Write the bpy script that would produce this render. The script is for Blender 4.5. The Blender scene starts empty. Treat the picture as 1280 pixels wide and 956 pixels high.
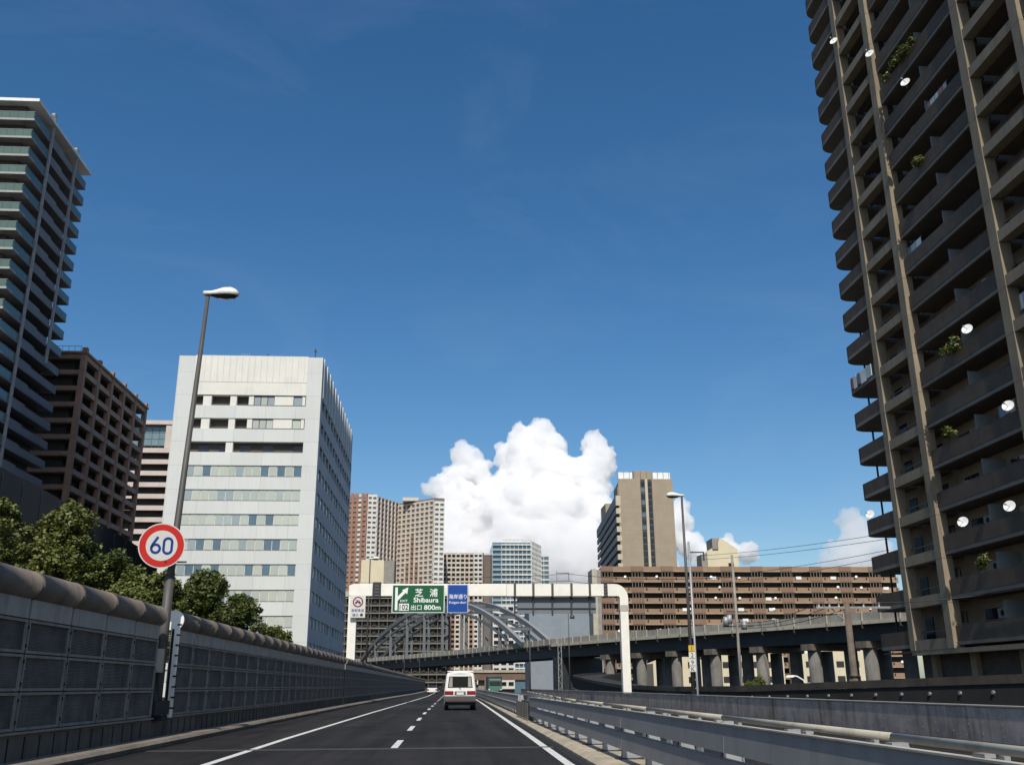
import bpy, bmesh, math, random
from mathutils import Vector, Matrix, noise
import numpy as np
random.seed(7)
S = bpy.context.scene
R = math.radians
# ------------------------------------------------------------------ camera, sky, sun, exposure
cam = bpy.data.objects.new('camera', bpy.data.cameras.new('camera'))
S.collection.objects.link(cam); S.camera = cam
cam.data.sensor_width = 36; cam.data.lens = 36*1190/1280
cam.data.clip_start = .1; cam.data.clip_end = 60000
cam.location = (0, 0, 1.25)
cam.rotation_euler = (Matrix.Rotation(R(-3.76), 3, 'Z') @ Matrix.Rotation(R(90+17.64), 3, 'X') @ Matrix.Rotation(R(-.35), 3, 'Z')).to_euler()   # slight hand-held roll
SUN_EL, SUN_AZ = 47, 4.5            # sun high behind the camera, a little to the left
W = bpy.data.worlds.new('World'); S.world = W; W.use_nodes = True
nt = W.node_tree; nt.nodes.clear()
sky = nt.nodes.new('ShaderNodeTexSky'); sky.sky_type = 'NISHITA'; sky.sun_disc = False
sky.sun_elevation = R(SUN_EL); sky.sun_rotation = R(180+SUN_AZ)
sky.air_density = 1.0; sky.dust_density = 1.0; sky.ozone_density = 2.2; sky.altitude = 0
hs = nt.nodes.new('ShaderNodeHueSaturation'); hs.inputs['Saturation'].default_value = 1.31; hs.inputs['Value'].default_value = 1.0; hs.inputs['Hue'].default_value = .499
bg = nt.nodes.new('ShaderNodeBackground'); bg.inputs[1].default_value = .135
wo = nt.nodes.new('ShaderNodeOutputWorld')
nt.links.new(sky.outputs[0], hs.inputs['Color']); 
# thin high veil of cloud, strongest low in the sky all round
tc = nt.nodes.new('ShaderNodeTexCoord'); mpv = nt.nodes.new('ShaderNodeMapping'); mpv.inputs['Scale'].default_value = (1.2, 1.2, 3.5)
nv = nt.nodes.new('ShaderNodeTexNoise'); nv.inputs['Scale'].default_value = 2.6; nv.inputs['Detail'].default_value = 9; nv.inputs['Roughness'].default_value = .62; nv.inputs['Distortion'].default_value = .7
rv = nt.nodes.new('ShaderNodeMapRange'); rv.inputs[1].default_value = .47; rv.inputs[2].default_value = .85; rv.inputs[4].default_value = .08
mv = nt.nodes.new('ShaderNodeMix'); mv.data_type = 'RGBA'; mv.inputs[7].default_value = (4.6, 5.4, 6.2, 1)
nt.links.new(tc.outputs['Generated'], mpv.inputs[0]); nt.links.new(mpv.outputs[0], nv.inputs['Vector']); nt.links.new(nv.outputs[0], rv.inputs[0])
nt.links.new(rv.outputs[0], mv.inputs[0]); nt.links.new(hs.outputs[0], mv.inputs[6]); nt.links.new(mv.outputs[2], bg.inputs[0]); nt.links.new(bg.outputs[0], wo.inputs[0])
sl = bpy.data.lights.new('sun', 'SUN'); sl.energy = 5.0; sl.angle = R(.5); sl.color = (1, .94, .84)
so = bpy.data.objects.new('sun', sl); S.collection.objects.link(so)
d = Vector((math.sin(R(SUN_AZ))*math.cos(R(SUN_EL)), math.cos(R(SUN_AZ))*math.cos(R(SUN_EL)), -math.sin(R(SUN_EL))))
so.rotation_euler = d.to_track_quat('-Z', 'Y').to_euler(); so.location = (0, -50, 100)
S.view_settings.view_transform = 'Standard'; S.view_settings.look = 'None'
S.view_settings.exposure = -.25; S.view_settings.gamma = 1
S.cycles.max_bounces = 16; S.cycles.glossy_bounces = 3; S.cycles.volume_bounces = 16; S.cycles.diffuse_bounces = 3; S.cycles.transparent_max_bounces = 12

# ------------------------------------------------------------------ materials
MATS = {}
def M(name, col=(.5,.5,.5), rough=.8, metal=0, var=.15, scale=.6, streak=0., bump=0., fine=0., spec=.5, dirt=(.35,.3,.25)):
    if name in MATS: return MATS[name]
    m = bpy.data.materials.new(name); m.use_nodes = True
    t = m.node_tree; b = t.nodes['Principled BSDF']; L = t.links
    b.inputs['Roughness'].default_value = rough; b.inputs['Metallic'].default_value = metal
    b.inputs['Specular IOR Level'].default_value = spec
    g = t.nodes.new('ShaderNodeNewGeometry')
    n = t.nodes.new('ShaderNodeTexNoise'); n.inputs['Scale'].default_value = scale; n.inputs['Detail'].default_value = 6; n.inputs['Roughness'].default_value = .65
    L.new(g.outputs['Position'], n.inputs['Vector'])
    r = t.nodes.new('ShaderNodeMapRange'); r.inputs[1].default_value = .3; r.inputs[2].default_value = .7
    r.inputs[3].default_value = 1-var; r.inputs[4].default_value = 1+var
    L.new(n.outputs[0], r.inputs[0])
    mul = t.nodes.new('ShaderNodeVectorMath'); mul.operation = 'SCALE'; mul.inputs[0].default_value = col[:3]
    L.new(r.outputs[0], mul.inputs['Scale']); out = mul.outputs[0]
    if streak:
        mp = t.nodes.new('ShaderNodeMapping'); mp.inputs['Scale'].default_value = (2.2, 2.2, .18)
        L.new(g.outputs['Position'], mp.inputs[0])
        n2 = t.nodes.new('ShaderNodeTexNoise'); n2.inputs['Scale'].default_value = 1.31; n2.inputs['Detail'].default_value = 5; n2.inputs['Roughness'].default_value = .7
        L.new(mp.outputs[0], n2.inputs['Vector'])
        r2 = t.nodes.new('ShaderNodeMapRange'); r2.inputs[1].default_value = .5; r2.inputs[2].default_value = .75; r2.inputs[3].default_value = 0; r2.inputs[4].default_value = streak
        L.new(n2.outputs[0], r2.inputs[0])
        mx = t.nodes.new('ShaderNodeMix'); mx.data_type = 'RGBA'; mx.blend_type = 'MULTIPLY'
        mx.inputs[7].default_value = (*dirt, 1)
        L.new(r2.outputs[0], mx.inputs[0]); L.new(out, mx.inputs[6]); out = mx.outputs[2]
    L.new(out, b.inputs['Base Color'])
    if bump:
        n3 = t.nodes.new('ShaderNodeTexNoise'); n3.inputs['Scale'].default_value = fine or 30; n3.inputs['Detail'].default_value = 4
        L.new(g.outputs['Position'], n3.inputs['Vector'])
        bp = t.nodes.new('ShaderNodeBump'); bp.inputs['Strength'].default_value = bump; bp.inputs['Distance'].default_value = .02
        L.new(n3.outputs[0], bp.inputs['Height']); L.new(bp.outputs[0], b.inputs['Normal'])
    MATS[name] = m; return m
def tiles(name, col, sx, sz, joint=.6, axis='x', **k):
    """wall cladding: fine joint lines too small to build, from world position"""
    if name in MATS: return MATS[name]
    m = M(name, col, **k); t = m.node_tree; L = t.links; b = t.nodes['Principled BSDF']
    src = b.inputs['Base Color'].links[0].from_socket
    g = t.nodes.new('ShaderNodeNewGeometry'); sp = t.nodes.new('ShaderNodeSeparateXYZ'); L.new(g.outputs['Position'], sp.inputs[0])
    ad = t.nodes.new('ShaderNodeMath'); ad.operation = 'ADD'; L.new(sp.outputs[0], ad.inputs[0]); L.new(sp.outputs[1], ad.inputs[1])
    cb = t.nodes.new('ShaderNodeCombineXYZ'); L.new(ad.outputs[0], cb.inputs[0]); L.new(sp.outputs[2], cb.inputs[1])
    br = t.nodes.new('ShaderNodeTexBrick'); br.offset = 0; br.inputs['Scale'].default_value = 1
    br.inputs['Brick Width'].default_value = sx; br.inputs['Row Height'].default_value = sz; br.inputs['Mortar Size'].default_value = .03
    br.inputs['Color1'].default_value = (1,1,1,1); br.inputs['Color2'].default_value = (.93,.93,.93,1); br.inputs['Mortar'].default_value = (joint,joint,joint,1)
    L.new(cb.outputs[0], br.inputs['Vector'])
    mx = t.nodes.new('ShaderNodeMix'); mx.data_type = 'RGBA'; mx.blend_type = 'MULTIPLY'; mx.inputs[0].default_value = 1
    L.new(src, mx.inputs[6]); L.new(br.outputs[0], mx.inputs[7]); L.new(mx.outputs[2], b.inputs['Base Color'])
    return m

asphalt = M('asphalt', (.019,.0175,.017), .9, var=.3, scale=.35, bump=.5, fine=60, spec=.25)
def wear():
    t = asphalt.node_tree; L = t.links; b = t.nodes['Principled BSDF']; src = b.inputs['Base Color'].links[0].from_socket
    g = t.nodes.new('ShaderNodeNewGeometry')
    def nz(sc, vec, lo, hi, a, c):
        mp = t.nodes.new('ShaderNodeMapping'); mp.inputs['Scale'].default_value = vec; L.new(g.outputs['Position'], mp.inputs[0])
        n = t.nodes.new('ShaderNodeTexNoise'); n.inputs['Scale'].default_value = sc; n.inputs['Detail'].default_value = 7; n.inputs['Roughness'].default_value = .7; L.new(mp.outputs[0], n.inputs['Vector'])
        r = t.nodes.new('ShaderNodeMapRange'); r.inputs[1].default_value = lo; r.inputs[2].default_value = hi; r.inputs[3].default_value = a; r.inputs[4].default_value = c; L.new(n.outputs[0], r.inputs[0]); return r.outputs[0]
    x = src
    for f in (nz(1.6, (1, .03, 1), .35, .65, .62, 1.6), nz(28, (1, 1, 1), .4, .6, .75, 1.3), nz(.25, (1, .5, 1), .52, .56, 1, .72)):
        v = t.nodes.new('ShaderNodeVectorMath'); v.operation = 'SCALE'; L.new(x, v.inputs[0]); L.new(f, v.inputs['Scale']); x = v.outputs[0]
    L.new(x, b.inputs['Base Color'])
wear()
paint = M('road_paint', (.66,.66,.61), .7, var=.2, scale=6)
def worn():
    t = paint.node_tree; L = t.links; b = t.nodes['Principled BSDF']; src = b.inputs['Base Color'].links[0].from_socket
    g = t.nodes.new('ShaderNodeNewGeometry'); n = t.nodes.new('ShaderNodeTexNoise'); n.inputs['Scale'].default_value = 9; n.inputs['Detail'].default_value = 8; n.inputs['Roughness'].default_value = .8
    L.new(g.outputs['Position'], n.inputs['Vector']); r = t.nodes.new('ShaderNodeMapRange'); r.inputs[1].default_value = .56; r.inputs[2].default_value = .66; L.new(n.outputs[0], r.inputs[0])
    m = t.nodes.new('ShaderNodeMix'); m.data_type = 'RGBA'; m.inputs[7].default_value = (.06, .055, .05, 1); L.new(r.outputs[0], m.inputs[0]); L.new(src, m.inputs[6]); L.new(m.outputs[2], b.inputs['Base Color'])
worn()
conc = M('concrete', (.27,.25,.215), .9, var=.22, scale=.7, streak=.6, bump=.2)
conc_dk = M('dark_concrete', (.13,.112,.09), .9, var=.3, scale=.8, streak=.8, bump=.2)
conc_lt = M('pale_concrete', (.42,.39,.31), .9, var=.15, scale=.5, streak=.5)
soil = M('ground_soil', (.07,.068,.06), .95, var=.4, scale=.06)
gal = M('galvanised_steel', (.34,.35,.36), .5, .35, var=.12, scale=3, streak=.4, dirt=(.55,.5,.45))
gal_lt = M('painted_rail', (.27,.268,.26), .55, .0, var=.1, scale=2, streak=.45, dirt=(.6,.56,.5))
gal_pole = M('grey_pole', (.085,.08,.072), .6, .2, var=.15, scale=2, streak=.4)
rust = M('rusty_plate', (.4,.335,.28), .8, .0, var=.35, scale=1.4, streak=.95, dirt=(.4,.22,.12))
white = M('white_paint', (.8,.78,.7), .5, var=.07, scale=1.2, streak=.22, dirt=(.7,.66,.56))
white_car = M('white_car_paint', (.8,.79,.75), .25, var=.04, scale=2)
black = M('black_rubber', (.012,.012,.012), .7)
dkgap = M('dark_recess', (.012,.012,.013), .9)
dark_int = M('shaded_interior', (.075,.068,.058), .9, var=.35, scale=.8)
glass_dk = M('dark_glass', (.02,.025,.03), .08, var=.3, scale=.3)
steel_arch = M('arch_steel', (.14,.155,.165), .45, .1, var=.15, scale=.4, streak=.4)
steel_dk = M('dark_steel', (.03,.036,.042), .6, .1, var=.2, scale=.5)
red = M('sign_red', (.55,.02,.015), .4, var=.04); blue = M('sign_blue', (.005,.035,.25), .4, var=.05)
signwhite = M('sign_white', (.62,.62,.56), .5, var=.04); signgreen = M('sign_green', (.0,.085,.026), .4, var=.05)
signblue = M('sign_panel_blue', (.0,.05,.29), .4, var=.05); letter = M('sign_letter_white', (.78,.8,.76), .5, var=.02)
signback = M('sign_back', (.16,.18,.20), .6, .3, var=.1); yellow = M('sign_yellow', (.6,.38,.03), .5)
bark = M('bark', (.07,.05,.035), .95, var=.3, scale=3)
wood = M('weathered_pole', (.13,.105,.08), .9, var=.25, scale=2, streak=.5)
wire_m = M('cable_black', (.02,.02,.02), .6)
pipe_m = M('pipe_cover', (.17,.14,.115), .75, var=.3, scale=1.6, streak=.5, bump=.25, fine=18)
fr_m = M('panel_frame', (.27,.25,.225), .6, .2, var=.2, scale=2.5, streak=.5)
top_m = M('panel_plain', (.40,.375,.345), .6, .1, var=.15, scale=2.5, streak=.5)

def louvre():
    m = M('panel_louvre', (.15,.135,.12), .7, .2, var=.4, scale=1.6, streak=.6)
    t = m.node_tree; L = t.links; g = t.nodes.new('ShaderNodeNewGeometry'); sp = t.nodes.new('ShaderNodeSeparateXYZ'); L.new(g.outputs['Position'], sp.inputs[0])
    cb = t.nodes.new('ShaderNodeCombineXYZ'); L.new(sp.outputs[2], cb.inputs[0])
    w = t.nodes.new('ShaderNodeTexWave'); w.inputs['Scale'].default_value = 11; w.inputs['Distortion'].default_value = 0
    L.new(cb.outputs[0], w.inputs['Vector'])
    bp = t.nodes.new('ShaderNodeBump'); bp.inputs['Strength'].default_value = .9; bp.inputs['Distance'].default_value = .015
    L.new(w.outputs['Fac'], bp.inputs['Height']); L.new(bp.outputs[0], t.nodes['Principled BSDF'].inputs['Normal'])
    return m
louv = louvre()
def leaf_mat(name, a, b):
    m = bpy.data.materials.new(name); m.use_nodes = True; t = m.node_tree; p = t.nodes['Principled BSDF']
    g = t.nodes.new('ShaderNodeNewGeometry'); mx = t.nodes.new('ShaderNodeMix'); mx.data_type = 'RGBA'
    mx.inputs[6].default_value = (*a, 1); mx.inputs[7].default_value = (*b, 1)
    t.links.new(g.outputs['Random Per Island'], mx.inputs[0]); t.links.new(mx.outputs[2], p.inputs['Base Color'])
    p.inputs['Roughness'].default_value = .55; MATS[name] = m; return m
leafA = leaf_mat('leaf_green', (.04,.065,.01), (.15,.155,.022))
leafB = leaf_mat('leaf_dark', (.028,.05,.009), (.10,.12,.018))

# ------------------------------------------------------------------ object helpers
def link(o, parent=None):
    S.collection.objects.link(o)
    if parent is not None: o.parent = parent
    return o
def tag(o, label=None, cat=None, group=None, kind=None):
    if label: o['label'] = label
    if cat: o['category'] = cat
    if group: o['group'] = group
    if kind: o['kind'] = kind
    return o
ORG = {}
def thing(name, label, cat, loc, group=None):
    o = bpy.data.objects.new(name, None); o.location = loc; o.empty_display_size = .3
    link(o); tag(o, label, cat, group); ORG[o.name] = Vector(loc); return o
def world_of(p):
    v = Vector((0,0,0))
    while p is not None: v += p.location; p = p.parent
    return v
class MB:
    def __init__(s): s.v=[]; s.f=[]; s.m=[]; s.mats=[]; s.sm=[]
    def mi(s, m):
        if m not in s.mats: s.mats.append(m)
        return s.mats.index(m)
    def add(s, vs, fs, m, smooth=False):
        o=len(s.v); s.v += [tuple(q) for q in vs]; k=s.mi(m)
        for f in fs: s.f.append([o+i for i in f]); s.m.append(k); s.sm.append(smooth)
    def box(s, x0,x1,y0,y1,z0,z1,m):
        s.add([(x0,y0,z0),(x1,y0,z0),(x1,y1,z0),(x0,y1,z0),(x0,y0,z1),(x1,y0,z1),(x1,y1,z1),(x0,y1,z1)],
              [(0,3,2,1),(4,5,6,7),(0,1,5,4),(1,2,6,5),(2,3,7,6),(3,0,4,7)], m)
    def hexa(s, b, t, m):
        s.add(list(b)+list(t), [(0,3,2,1),(4,5,6,7),(0,1,5,4),(1,2,6,5),(2,3,7,6),(3,0,4,7)], m)
    def prism(s, poly, z0, z1, m):
        n=len(poly); s.add([(x,y,z0) for x,y in poly]+[(x,y,z1) for x,y in poly],
            [tuple(range(n))[::-1], tuple(range(n,2*n))]+[(i,(i+1)%n,n+(i+1)%n,n+i) for i in range(n)], m)
    def tube(s, pts, r, m, n=8, smooth=True, cap=True):
        pts=[Vector(p) for p in pts]; rs = r if isinstance(r,(list,tuple)) else [r]*len(pts)
        vs=[]; prev=None
        for i,p in enumerate(pts):
            t=(pts[min(i+1,len(pts)-1)]-pts[max(i-1,0)]).normalized()
            a=t.cross(Vector((0,0,1)) if abs(t.z)<.95 else Vector((1,0,0))).normalized()
            if prev is not None and a.dot(prev)<0: a=-a
            prev=a; b=t.cross(a)
            for k in range(n):
                w=2*math.pi*k/n; vs.append(p+(a*math.cos(w)+b*math.sin(w))*rs[i])
        fs=[(i*n+k,i*n+(k+1)%n,(i+1)*n+(k+1)%n,(i+1)*n+k) for i in range(len(pts)-1) for k in range(n)]
        o=len(s.v); s.add(vs,fs,m,smooth)
        if cap:
            k=s.mi(m); s.f.append([o+i for i in range(n)]); s.m.append(k); s.sm.append(False)
            e=o+(len(pts)-1)*n; s.f.append([e+i for i in range(n)][::-1]); s.m.append(k); s.sm.append(False)
    def beam(s, a, b, w, h, m):      # rectangular bar between two points
        a=Vector(a); b=Vector(b); t=(b-a).normalized()
        x=t.cross(Vector((0,0,1)) if abs(t.z)<.98 else Vector((1,0,0))).normalized()*w/2; y=x.normalized().cross(t)*h/2
        s.hexa([a-x-y,a+x-y,a+x+y,a-x+y],[b-x-y,b+x-y,b+x+y,b-x+y],m)
    def sweep(s, path, prof, m, smooth=False):   # path of (x,y,z); prof closed polygon of (right, up)
        P=[Vector(p) for p in path]; n=len(prof); vs=[]
        for i,p in enumerate(P):
            t=P[min(i+1,len(P)-1)]-P[max(i-1,0)]; t.z=0; t.normalize(); r=Vector((t.y,-t.x,0))
            for a,b in prof: vs.append(p+r*a+Vector((0,0,b)))
        fs=[(i*n+k,i*n+(k+1)%n,(i+1)*n+(k+1)%n,(i+1)*n+k) for i in range(len(P)-1) for k in range(n)]
        fs+=[tuple(range(n))[::-1], tuple(range((len(P)-1)*n,len(P)*n))]
        s.add(vs,fs,m,smooth)
    def disc(s, c, nrm, r, th, m, n=28, dish=0):
        c=Vector(c); nrm=Vector(nrm).normalized(); a=nrm.cross(Vector((0,0,1))).normalized(); b=a.cross(nrm)
        ring=[(a*math.cos(2*math.pi*k/n)+b*math.sin(2*math.pi*k/n))*r for k in range(n)]
        vs=[c+q for q in ring]+[c+q-nrm*th for q in ring]+[c-nrm*dish, c-nrm*(th+dish)]
        fs=[(k,(k+1)%n,2*n) for k in range(n)]+[((k+1)%n+n,k+n,2*n+1) for k in range(n)]+[(k,k+n,(k+1)%n+n,(k+1)%n) for k in range(n)]
        s.add(vs,fs,m)
    def mesh(s, name, org=(0,0,0)):
        me=bpy.data.meshes.new(name); o=Vector(org)
        me.from_pydata([(a-o.x,b-o.y,c-o.z) for a,b,c in s.v],[],s.f)
        for m in s.mats: me.materials.append(m)
        me.polygons.foreach_set('material_index', s.m); me.polygons.foreach_set('use_smooth', s.sm)
        me.validate(); me.update(); return me
    def build(s, name, parent=None, label=None, kind=None, bevel=0):
        org = world_of(parent) if parent is not None else Vector((0,0,0))
        ctr = Vector((0,0,0))
        if parent is None and s.v:
            a=np.array(s.v); ctr=Vector(((a[:,0].min()+a[:,0].max())/2,(a[:,1].min()+a[:,1].max())/2,a[:,2].min()))
        me=s.mesh(name, org+ctr if parent is None else org)
        if bevel or True:
            bm=bmesh.new(); bm.from_mesh(me); bmesh.ops.recalc_face_normals(bm, faces=bm.faces)
            if bevel: bmesh.ops.bevel(bm, geom=bm.edges[:], offset=bevel, segments=2, affect='EDGES', profile=.6)
            bm.to_mesh(me); bm.free()
        o=bpy.data.objects.new(name, me)
        if parent is None: o.location=ctr
        link(o,parent)
        if label: o['label']=label
        if kind: o['kind']=kind
        return o
BOX={}
def boxmesh(a,b,c,m,name='box'):
    key=(round(a,3),round(b,3),round(c,3),m.name)
    if key not in BOX:
        q=MB(); q.box(-a/2,a/2,-b/2,b/2,-c/2,c/2,m); BOX[key]=q.mesh(name)
    return BOX[key]
def part(name, parent, x0,x1,y0,y1,z0,z1, m, rot=0, label=None):
    o=bpy.data.objects.new(name, boxmesh(x1-x0,y1-y0,z1-z0,m,name)); link(o,parent)
    o.location=Vector(((x0+x1)/2,(y0+y1)/2,(z0+z1)/2))-world_of(parent); o.rotation_euler.z=rot
    if label: o['label']=label
    return o
def inst(name, mesh, parent, loc, rot=(0,0,0)):
    o=bpy.data.objects.new(name, mesh); link(o,parent); o.location=Vector(loc)-world_of(parent); o.rotation_euler=rot; return o
class Facade:
    """local frame on a vertical wall: u along it, d outwards, z up"""
    def __init__(s,p0,p1):
        s.p=Vector((p0[0],p0[1],0)); e=Vector((p1[0]-p0[0],p1[1]-p0[1],0)); s.L=e.length; s.u=e.normalized()
        s.n=Vector((s.u.y,-s.u.x,0)); s.a=math.atan2(s.u.y,s.u.x)
    def w(s,u,d,z): q=s.p+s.u*u+s.n*d; return Vector((q.x,q.y,z))
    def box(s,mb,u0,u1,d0,d1,z0,z1,m):
        mb.hexa([s.w(u0,d1,z0),s.w(u1,d1,z0),s.w(u1,d0,z0),s.w(u0,d0,z0)],[s.w(u0,d1,z1),s.w(u1,d1,z1),s.w(u1,d0,z1),s.w(u0,d0,z1)],m)
    def part(s,name,parent,u0,u1,d0,d1,z0,z1,m,label=None):
        o=bpy.data.objects.new(name, boxmesh(u1-u0,d1-d0,z1-z0,m,name)); link(o,parent)
        o.location=s.w((u0+u1)/2,(d0+d1)/2,(z0+z1)/2)-world_of(parent); o.rotation_euler.z=s.a
        if label: o['label']=label
        return o
FONT_N=[0]
def text(parent, s, cx, y, cz, size, m, name='lettering', width=None, depth=.006, bold=0, face=0):
    """lettering standing on a board that faces -Y, centred on cx, cz; size = glyph height"""
    cu=bpy.data.curves.new('lettering','FONT'); cu.body=s; cu.align_x='CENTER'; cu.size=1; cu.extrude=.004; cu.offset=bold
    o=bpy.data.objects.new('t',cu); S.collection.objects.link(o); bpy.context.view_layer.update()
    dg=bpy.context.evaluated_depsgraph_get(); me=bpy.data.meshes.new_from_object(o.evaluated_get(dg)); bpy.data.objects.remove(o)
    if not me.vertices: return None
    c=np.array([v.co for v in me.vertices]); lo=c.min(0); hi=c.max(0)
    sz=size/(hi[1]-lo[1]); sx=(width/(hi[0]-lo[0])) if width else sz
    for v in me.vertices:
        v.co=((v.co.x-(lo[0]+hi[0])/2)*sx, -v.co.z-.004, (v.co.y-(lo[1]+hi[1])/2)*sz)
    me.materials.clear(); me.materials.append(m); me.name=name
    for p in me.polygons: p.material_index=0
    ob=bpy.data.objects.new(name,me); link(ob,parent); ob.location=Vector((cx,y,cz))-world_of(parent); return ob

def cray(px,py,dist):
    cp_,sp_=math.cos(R(17.64)),math.sin(R(17.64)); u=px-640; v=py-478; fw=1190*cp_+v*sp_; up=1190*sp_-v*cp_; a=R(3.76)
    r_=Vector((u*math.cos(a)+fw*math.sin(a),-u*math.sin(a)+fw*math.cos(a),up)).normalized(); return r_*dist+Vector((0,0,1.25))
# ------------------------------------------------------------------ ground and road
GZ=-7.0
q=MB(); q.add([(-9000,-3000,GZ),(9000,-3000,GZ),(9000,16000,GZ),(-9000,16000,GZ)],[(0,1,2,3)],soil); q.build('ground',kind='structure')
ROADX=[(-30,-6.9),(640,-6.9)]
q=MB(); q.box(-7.3,12.45,-30,640,-1.6,-.35,conc); q.build('road_deck',kind='structure')
q=MB(); q.box(-6.92,12.05,-30,640,-.349,0,asphalt); q.build('road',kind='structure')
def strip(name,pts,w,z=.004,m=paint):
    q=MB(); n=len(pts)
    q.add([(x-w/2,y,z) for x,y in pts]+[(x+w/2,y,z) for x,y in pts],[(i,n+i,n+i+1,i+1) for i in range(n-1)],m)
    return q.build(name,kind='structure')
strip('edge_line',[(-4.1,-20),(-4.08,26),(-3.8,50),(-3.2,87),(-2.6,130),(-2.4,300)],.16)
strip('edge_line',[(2.0,-20),(2.02,17),(2.13,27),(2.55,76),(2.9,130),(3.1,300)],.16)
y=-13.
for i in range(34):
    a=-1.13 if y<45 else -1.13+(y-45)*.006
    strip('lane_dash',[(a,y),(a,y+3.4)],.15); y+=8.6
for yy in (21.5,66.6,111,160,205):
    q=MB(); q.box(-6.2,2.35,yy,yy+.09,.001,.006,dkgap); q.box(-6.2,2.35,yy+.095,yy+.22,.001,.005,gal_pole); q.box(-6.2,2.35,yy-.13,yy-.005,.001,.005,gal_pole); q.build('expansion_joint',kind='structure')
strip('edge_line',[(4.7,-20),(4.7,60),(4.9,300)],.15); strip('edge_line',[(11.2,-20),(11.2,300)],.15)
q=MB(); q.sweep([(-6.9,-20,0),(-6.9,60,0),(-6.5,100,0),(-5.6,160,0),(-5.4,300,0)],[(0.003,0),(.62,0),(.66,.1),(.6,.16),(.5,.17),(.003,.15)],M('kerb_concrete',(.2,.17,.135),.9,var=.3,scale=1.2,streak=.5,bump=.3,fine=12)); q.build('kerb',kind='structure')
q=MB(); q.sweep([(2.38,-20,0),(2.38,17,0),(2.5,27,0),(2.95,76,0),(3.3,130,0)],[(0,0),(1.6,0),(1.6,.10),(.12,.10),(.0,.04)],M('median_concrete',(.4,.34,.25),.95,var=.35,scale=1.3,bump=.5,fine=14)); q.build('median_kerb',kind='structure')
q=MB(); q.sweep([(2.2,-20,.004),(2.2,17,.004),(2.3,27,.004),(2.75,76,.004)],[(0,0),(.17,0),(.17,.002),(0,.002)],dkgap); q.build('gutter',kind='structure')

# ------------------------------------------------------------------ noise barriers, left
def panel_mesh(w,h,plain=False):
    q=MB(); fr=.045
    if plain: q.box(0,.04,-w/2,w/2,-h/2,h/2,top_m)
    else:
        q.box(0,.012,-w/2+fr,w/2-fr,-h/2+fr,h/2-fr,louv)
        q.box(0,.05,-w/2,w/2,h/2-fr,h/2,fr_m); q.box(0,.05,-w/2,w/2,-h/2,-h/2+fr,fr_m)
        q.box(0,.05,-w/2,-w/2+fr,-h/2+fr,h/2-fr,fr_m); q.box(0,.05,w/2-fr,w/2,-h/2+fr,h/2-fr,fr_m)
    return q.mesh('panel')
PM={}
def barrier(y0,y1,pitch,label,zoff=0,detail=70,endcap=False):
    X=-6.9; t=thing('noise_barrier',label,'noise barrier',(X,y0,0),'noise barriers along the left edge of the expressway')
    q=MB(); q.box(X-.3,X,y0,y1,-.35,.55,conc_dk); q.build('base_wall',t)
    n=int(round((y1-y0)/pitch)); pitch=(y1-y0)/n
    rows=[(.60,1.19,False),(1.21,1.78,False),(1.80,2.33,False),(2.35,2.66,True)]
    far=MB(); bolts=MB()
    for i in range(n):
        a=y0+i*pitch; c=a+pitch/2
        if a<detail:
            for z0,z1,pl in rows:
                k=(round(pitch,3),round(z1-z0,3),pl)
                if k not in PM: PM[k]=panel_mesh(pitch-.07,z1-z0,pl)
                inst('panel',PM[k],t,(X-.045,c,(z0+z1)/2))
            # capping pipe, one segment per bay
            k=('pipe',round(pitch,3))
            if k not in PM:
                p=MB(); p.tube([(0,-pitch/2+.015,0),(0,pitch/2-.015,0)],.235,pipe_m,20); p.tube([(0,-pitch/2+.02,0),(0,-pitch/2+.07,0)],.243,pipe_m,20); PM[k]=p.mesh('pipe_cap')
            inst('pipe_cap',PM[k],t,(X-.08,c,2.88))
            k=('post',)
            if k not in PM:
                p=MB(); p.box(-.1,-.045,-.07,.07,0,2.1,dkgap); 
                for z in (.16,.5,.75,1.1,1.35,1.64): p.disc((.012,0,z),(1,0,0),.03,.03,dkgap,8)
                PM[k]=p.mesh('post')
            inst('post',PM[k],t,(X,a,.57))
        else:
            for z0,z1,pl in rows:
                far.box(X-.045,X+.005,a+.03,a+pitch-.03,z0,z1,top_m if pl else louv)
                if not pl: far.box(X+.005,X+.02,a+.03,a+pitch-.03,z0,z0+.05,fr_m); far.box(X+.005,X+.02,a+.03,a+.09,z0,z1,fr_m)
            far.tube([(X-.08,a+.01,2.88),(X-.08,a+pitch-.02,2.88)],.235,pipe_m,14)
    if far.v: far.build('far_panel_row',t,kind='stuff')
    q=MB(); q.box(X-.14,X-.1,y0,y1,.55,2.75,conc_dk); q.build('backing',t)
    q=MB()                                                     # joints in the base wall
    for i in range(int((min(y1,90)-y0)/.62)): a=y0+.3+i*.62; q.box(X+.001,X+.012,a,a+.03,.02,.5,dkgap)
    q.build('base_joint',t,kind='stuff')
    q=MB(); q.box(X-.05,X+.06,y0,y1,.55,.585,fr_m); q.build('ledge',t)
    if endcap:
        q=MB(); q.box(X-.12,X+.09,y0-.05,y0-.01,.55,3.0,white); q.tube([(X-.08,y0-.06,2.88),(X-.08,y0-.0,2.88)],.25,white,20); q.build('end_plate',t)  # end face coloured white to carry its sunlit brightness
        q=MB()
        for k in range(9): q.box(X+.02,X+.13,y0-.065,y0-.045,.75+k*.25,.79+k*.25,dkgap)
        q.build('end_bolt',t,kind='stuff')
    return t
barrier(-9.3,24.0,1.85,'nearest grey louvred noise barrier under a fat brown pipe, ending at the lamp post')
barrier(25.45,66.5,1.87,'grey noise barrier with end plate painted sunlit white, starting just past the lamp post',endcap=True)
t=barrier(67.2,300,2.0,'distant stretch of noise barrier running on towards the arch bridge',detail=0)
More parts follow.
